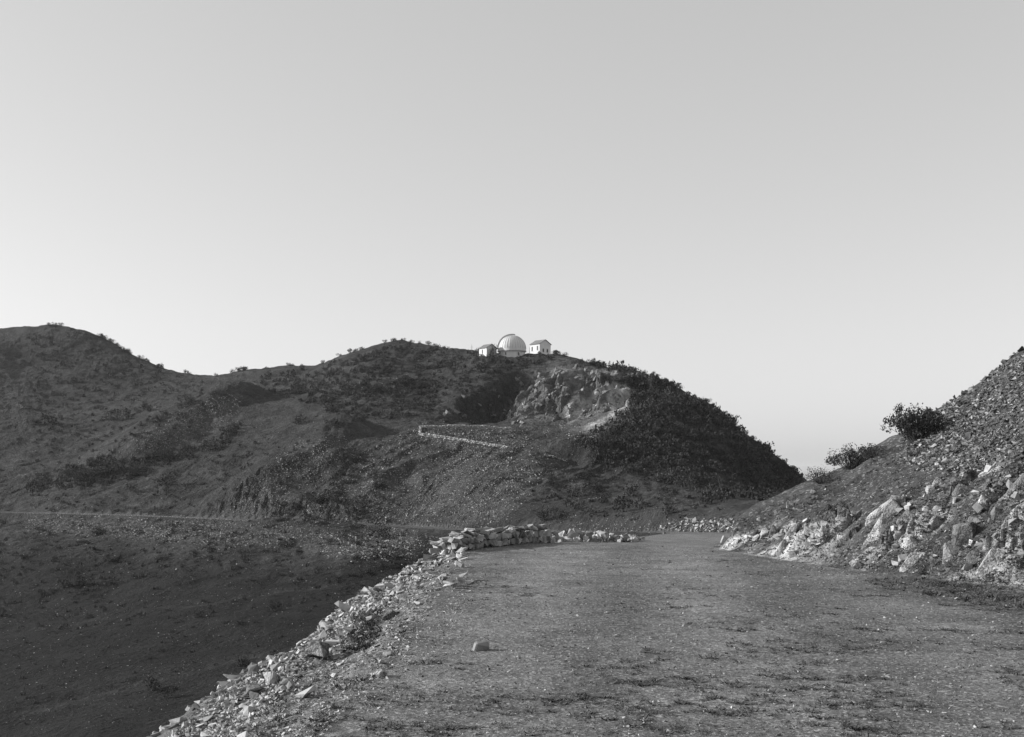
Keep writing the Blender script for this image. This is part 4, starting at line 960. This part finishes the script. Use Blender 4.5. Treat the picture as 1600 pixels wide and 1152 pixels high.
# ------------------------------------------------------------------ road: single stones, pebbles, weeds
bm = bmesh.new(); bmesh.ops.create_cube(bm, size=1)
for i_, v_ in enumerate(bm.verts): v_.co += Vector((random.uniform(-.2, .16), random.uniform(-.2, .2), random.uniform(-.26, .12)))
bmesh.ops.bevel(bm, geom=list(bm.edges), offset=.09, segments=1, affect='EDGES'); ROADBLOCK = bm_mesh('stone', bm, [M['rock_mid']])
def road_stone(px, py, w, lb, elong=1.0, k=3):
    h = hit(px, py); s = 1.35*w/F*h[1]; o = link('stone', CHM[k] if w < 15 else ROADBLOCK, label=lb, category='stone'); o.location = (h[0], h[1], h[2]+s*.16); o.scale = (s, s*.6*elong, s*.62); o.rotation_euler = (.1, .05, random.uniform(-.4, .4))
road_stone(752, 1016, 18.5, 'lone squared stone with a bright left end on the gravel road', 1.0, 2)
road_stone(1381, 1006, 9, 'small pale pebble on the right half of the road'); road_stone(1178, 1080, 11, 'small stone near the bottom of the road left of centre'); road_stone(1302, 1090, 9, 'small pale stone low on the right half of the road')
road_stone(1498, 938, 11, 'flat white chip on the dark right side of the road'); road_stone(1387, 1058, 8, 'pale chip right of centre on the road'); road_stone(835, 1052, 7, 'small white chip left of centre on the road')
pp = []; ps = []
for q in sample_poly([(560,1152),(700,960),(740,870),(860,858),(1010,850),(1110,862),(1225,880),(1600,925),(1640,1152)], 9000):
    h = hit(*q)
    if h and h[1] < 40: pp.append((h[0], h[1], h[2]+.004)); ps.append((.010+.03*random.random()**5)*(.6+h[1]/16))
scatter_mesh('road_gravel', CHIPS, np.array(pp), np.array(ps), .3, [M['rock'], M['rock_mid'], M['rock_dark']], 'small loose gravel scattered over the road', 'gravel', mi=RNG.choice(3, len(pp), p=[.14, .46, .40]))
# flattened dry weed tufts in patches
def tuft(seed, n=26):
    r = np.random.default_rng(seed); a = r.uniform(0, 6.28, n); rad = r.uniform(.05, .5, n); b = np.stack([np.cos(a)*rad, np.sin(a)*rad, np.zeros(n)], 1)
    d = np.stack([np.cos(a+r.normal(0, .8, n)), np.sin(a+r.normal(0, .8, n)), r.uniform(.15, .7, n)], 1)*r.uniform(.1, .28, n)[:, None]
    s = np.stack([-d[:, 1], d[:, 0], d[:, 2]*0], 1)*.22
    return np.stack([b-s, b+s, b+d+s*.4, b+d-s*.4], 1).reshape(-1, 3), np.arange(n*4).reshape(n, 4)
TUFTS = [tuft(s) for s in range(8)]
tp = []; tsz = []
for q in sample_poly([(560,1152),(700,960),(760,880),(1100,862),(1225,885),(1600,925),(1640,1152)], 360):
    h = hit(*q)
    if not h: continue
    g = fbm(np.array([h[0]]), np.array([h[1]*.6]), 1.3, 3, 131)[0]
    if g < .05: continue
    for k in range(random.randint(2, 9)):
        x = h[0]+random.gauss(0, .22); y = h[1]+random.gauss(0, .09); tp.append((x, y, float(ground(np.array([x]), np.array([y]))[0]))); tsz.append(random.uniform(.05, .16))
scatter_mesh('road_weeds', TUFTS, np.array(tp), np.array(tsz), .05, [M['weed']], 'flattened dark weed tufts on the gravel road', 'weeds')
gp_ = []; gs_ = []
for poly, n, wr in ((EMB, 380, (.05, .16)), (BANKP, 1500, (.06, .2)), ([(560,960),(600,950),(590,1010),(540,1020)], 260, (.07, .2)), ([(1340,905),(1565,905),(1640,960),(1400,925)], 300, (.08, .2))):
    for q in sample_poly(poly, n):
        h = hit(*q)
        if h and h[1] < 42: gp_.append(h); gs_.append(random.uniform(*wr))
scatter_mesh('dry_grass', TUFTS, np.array(gp_), np.array(gs_), .3, [M['weed']], 'dry grass tufts on the embankment and the bank', 'grass')
name_repeats()
# ------------------------------------------------------------------ the hazy air
HZ = bpy.data.materials.new('haze_air'); HZ.use_nodes = True; hn = HZ.node_tree.nodes; hn.clear()
pv_ = hn.new('ShaderNodeVolumePrincipled'); pv_.inputs['Color'].default_value = (.95, .95, .95, 1); pv_.inputs['Density'].default_value = HAZE; pv_.inputs['Anisotropy'].default_value = .55
ho = hn.new('ShaderNodeOutputMaterial'); HZ.node_tree.links.new(pv_.outputs[0], ho.inputs['Volume'])
bm = bmesh.new(); add_box(bm, (0, 0, 0), (90000, 90000, 126)); o = link('haze', bm_mesh('haze', bm, [HZ]), kind='stuff', label='pale haze in the valley air', category='haze')
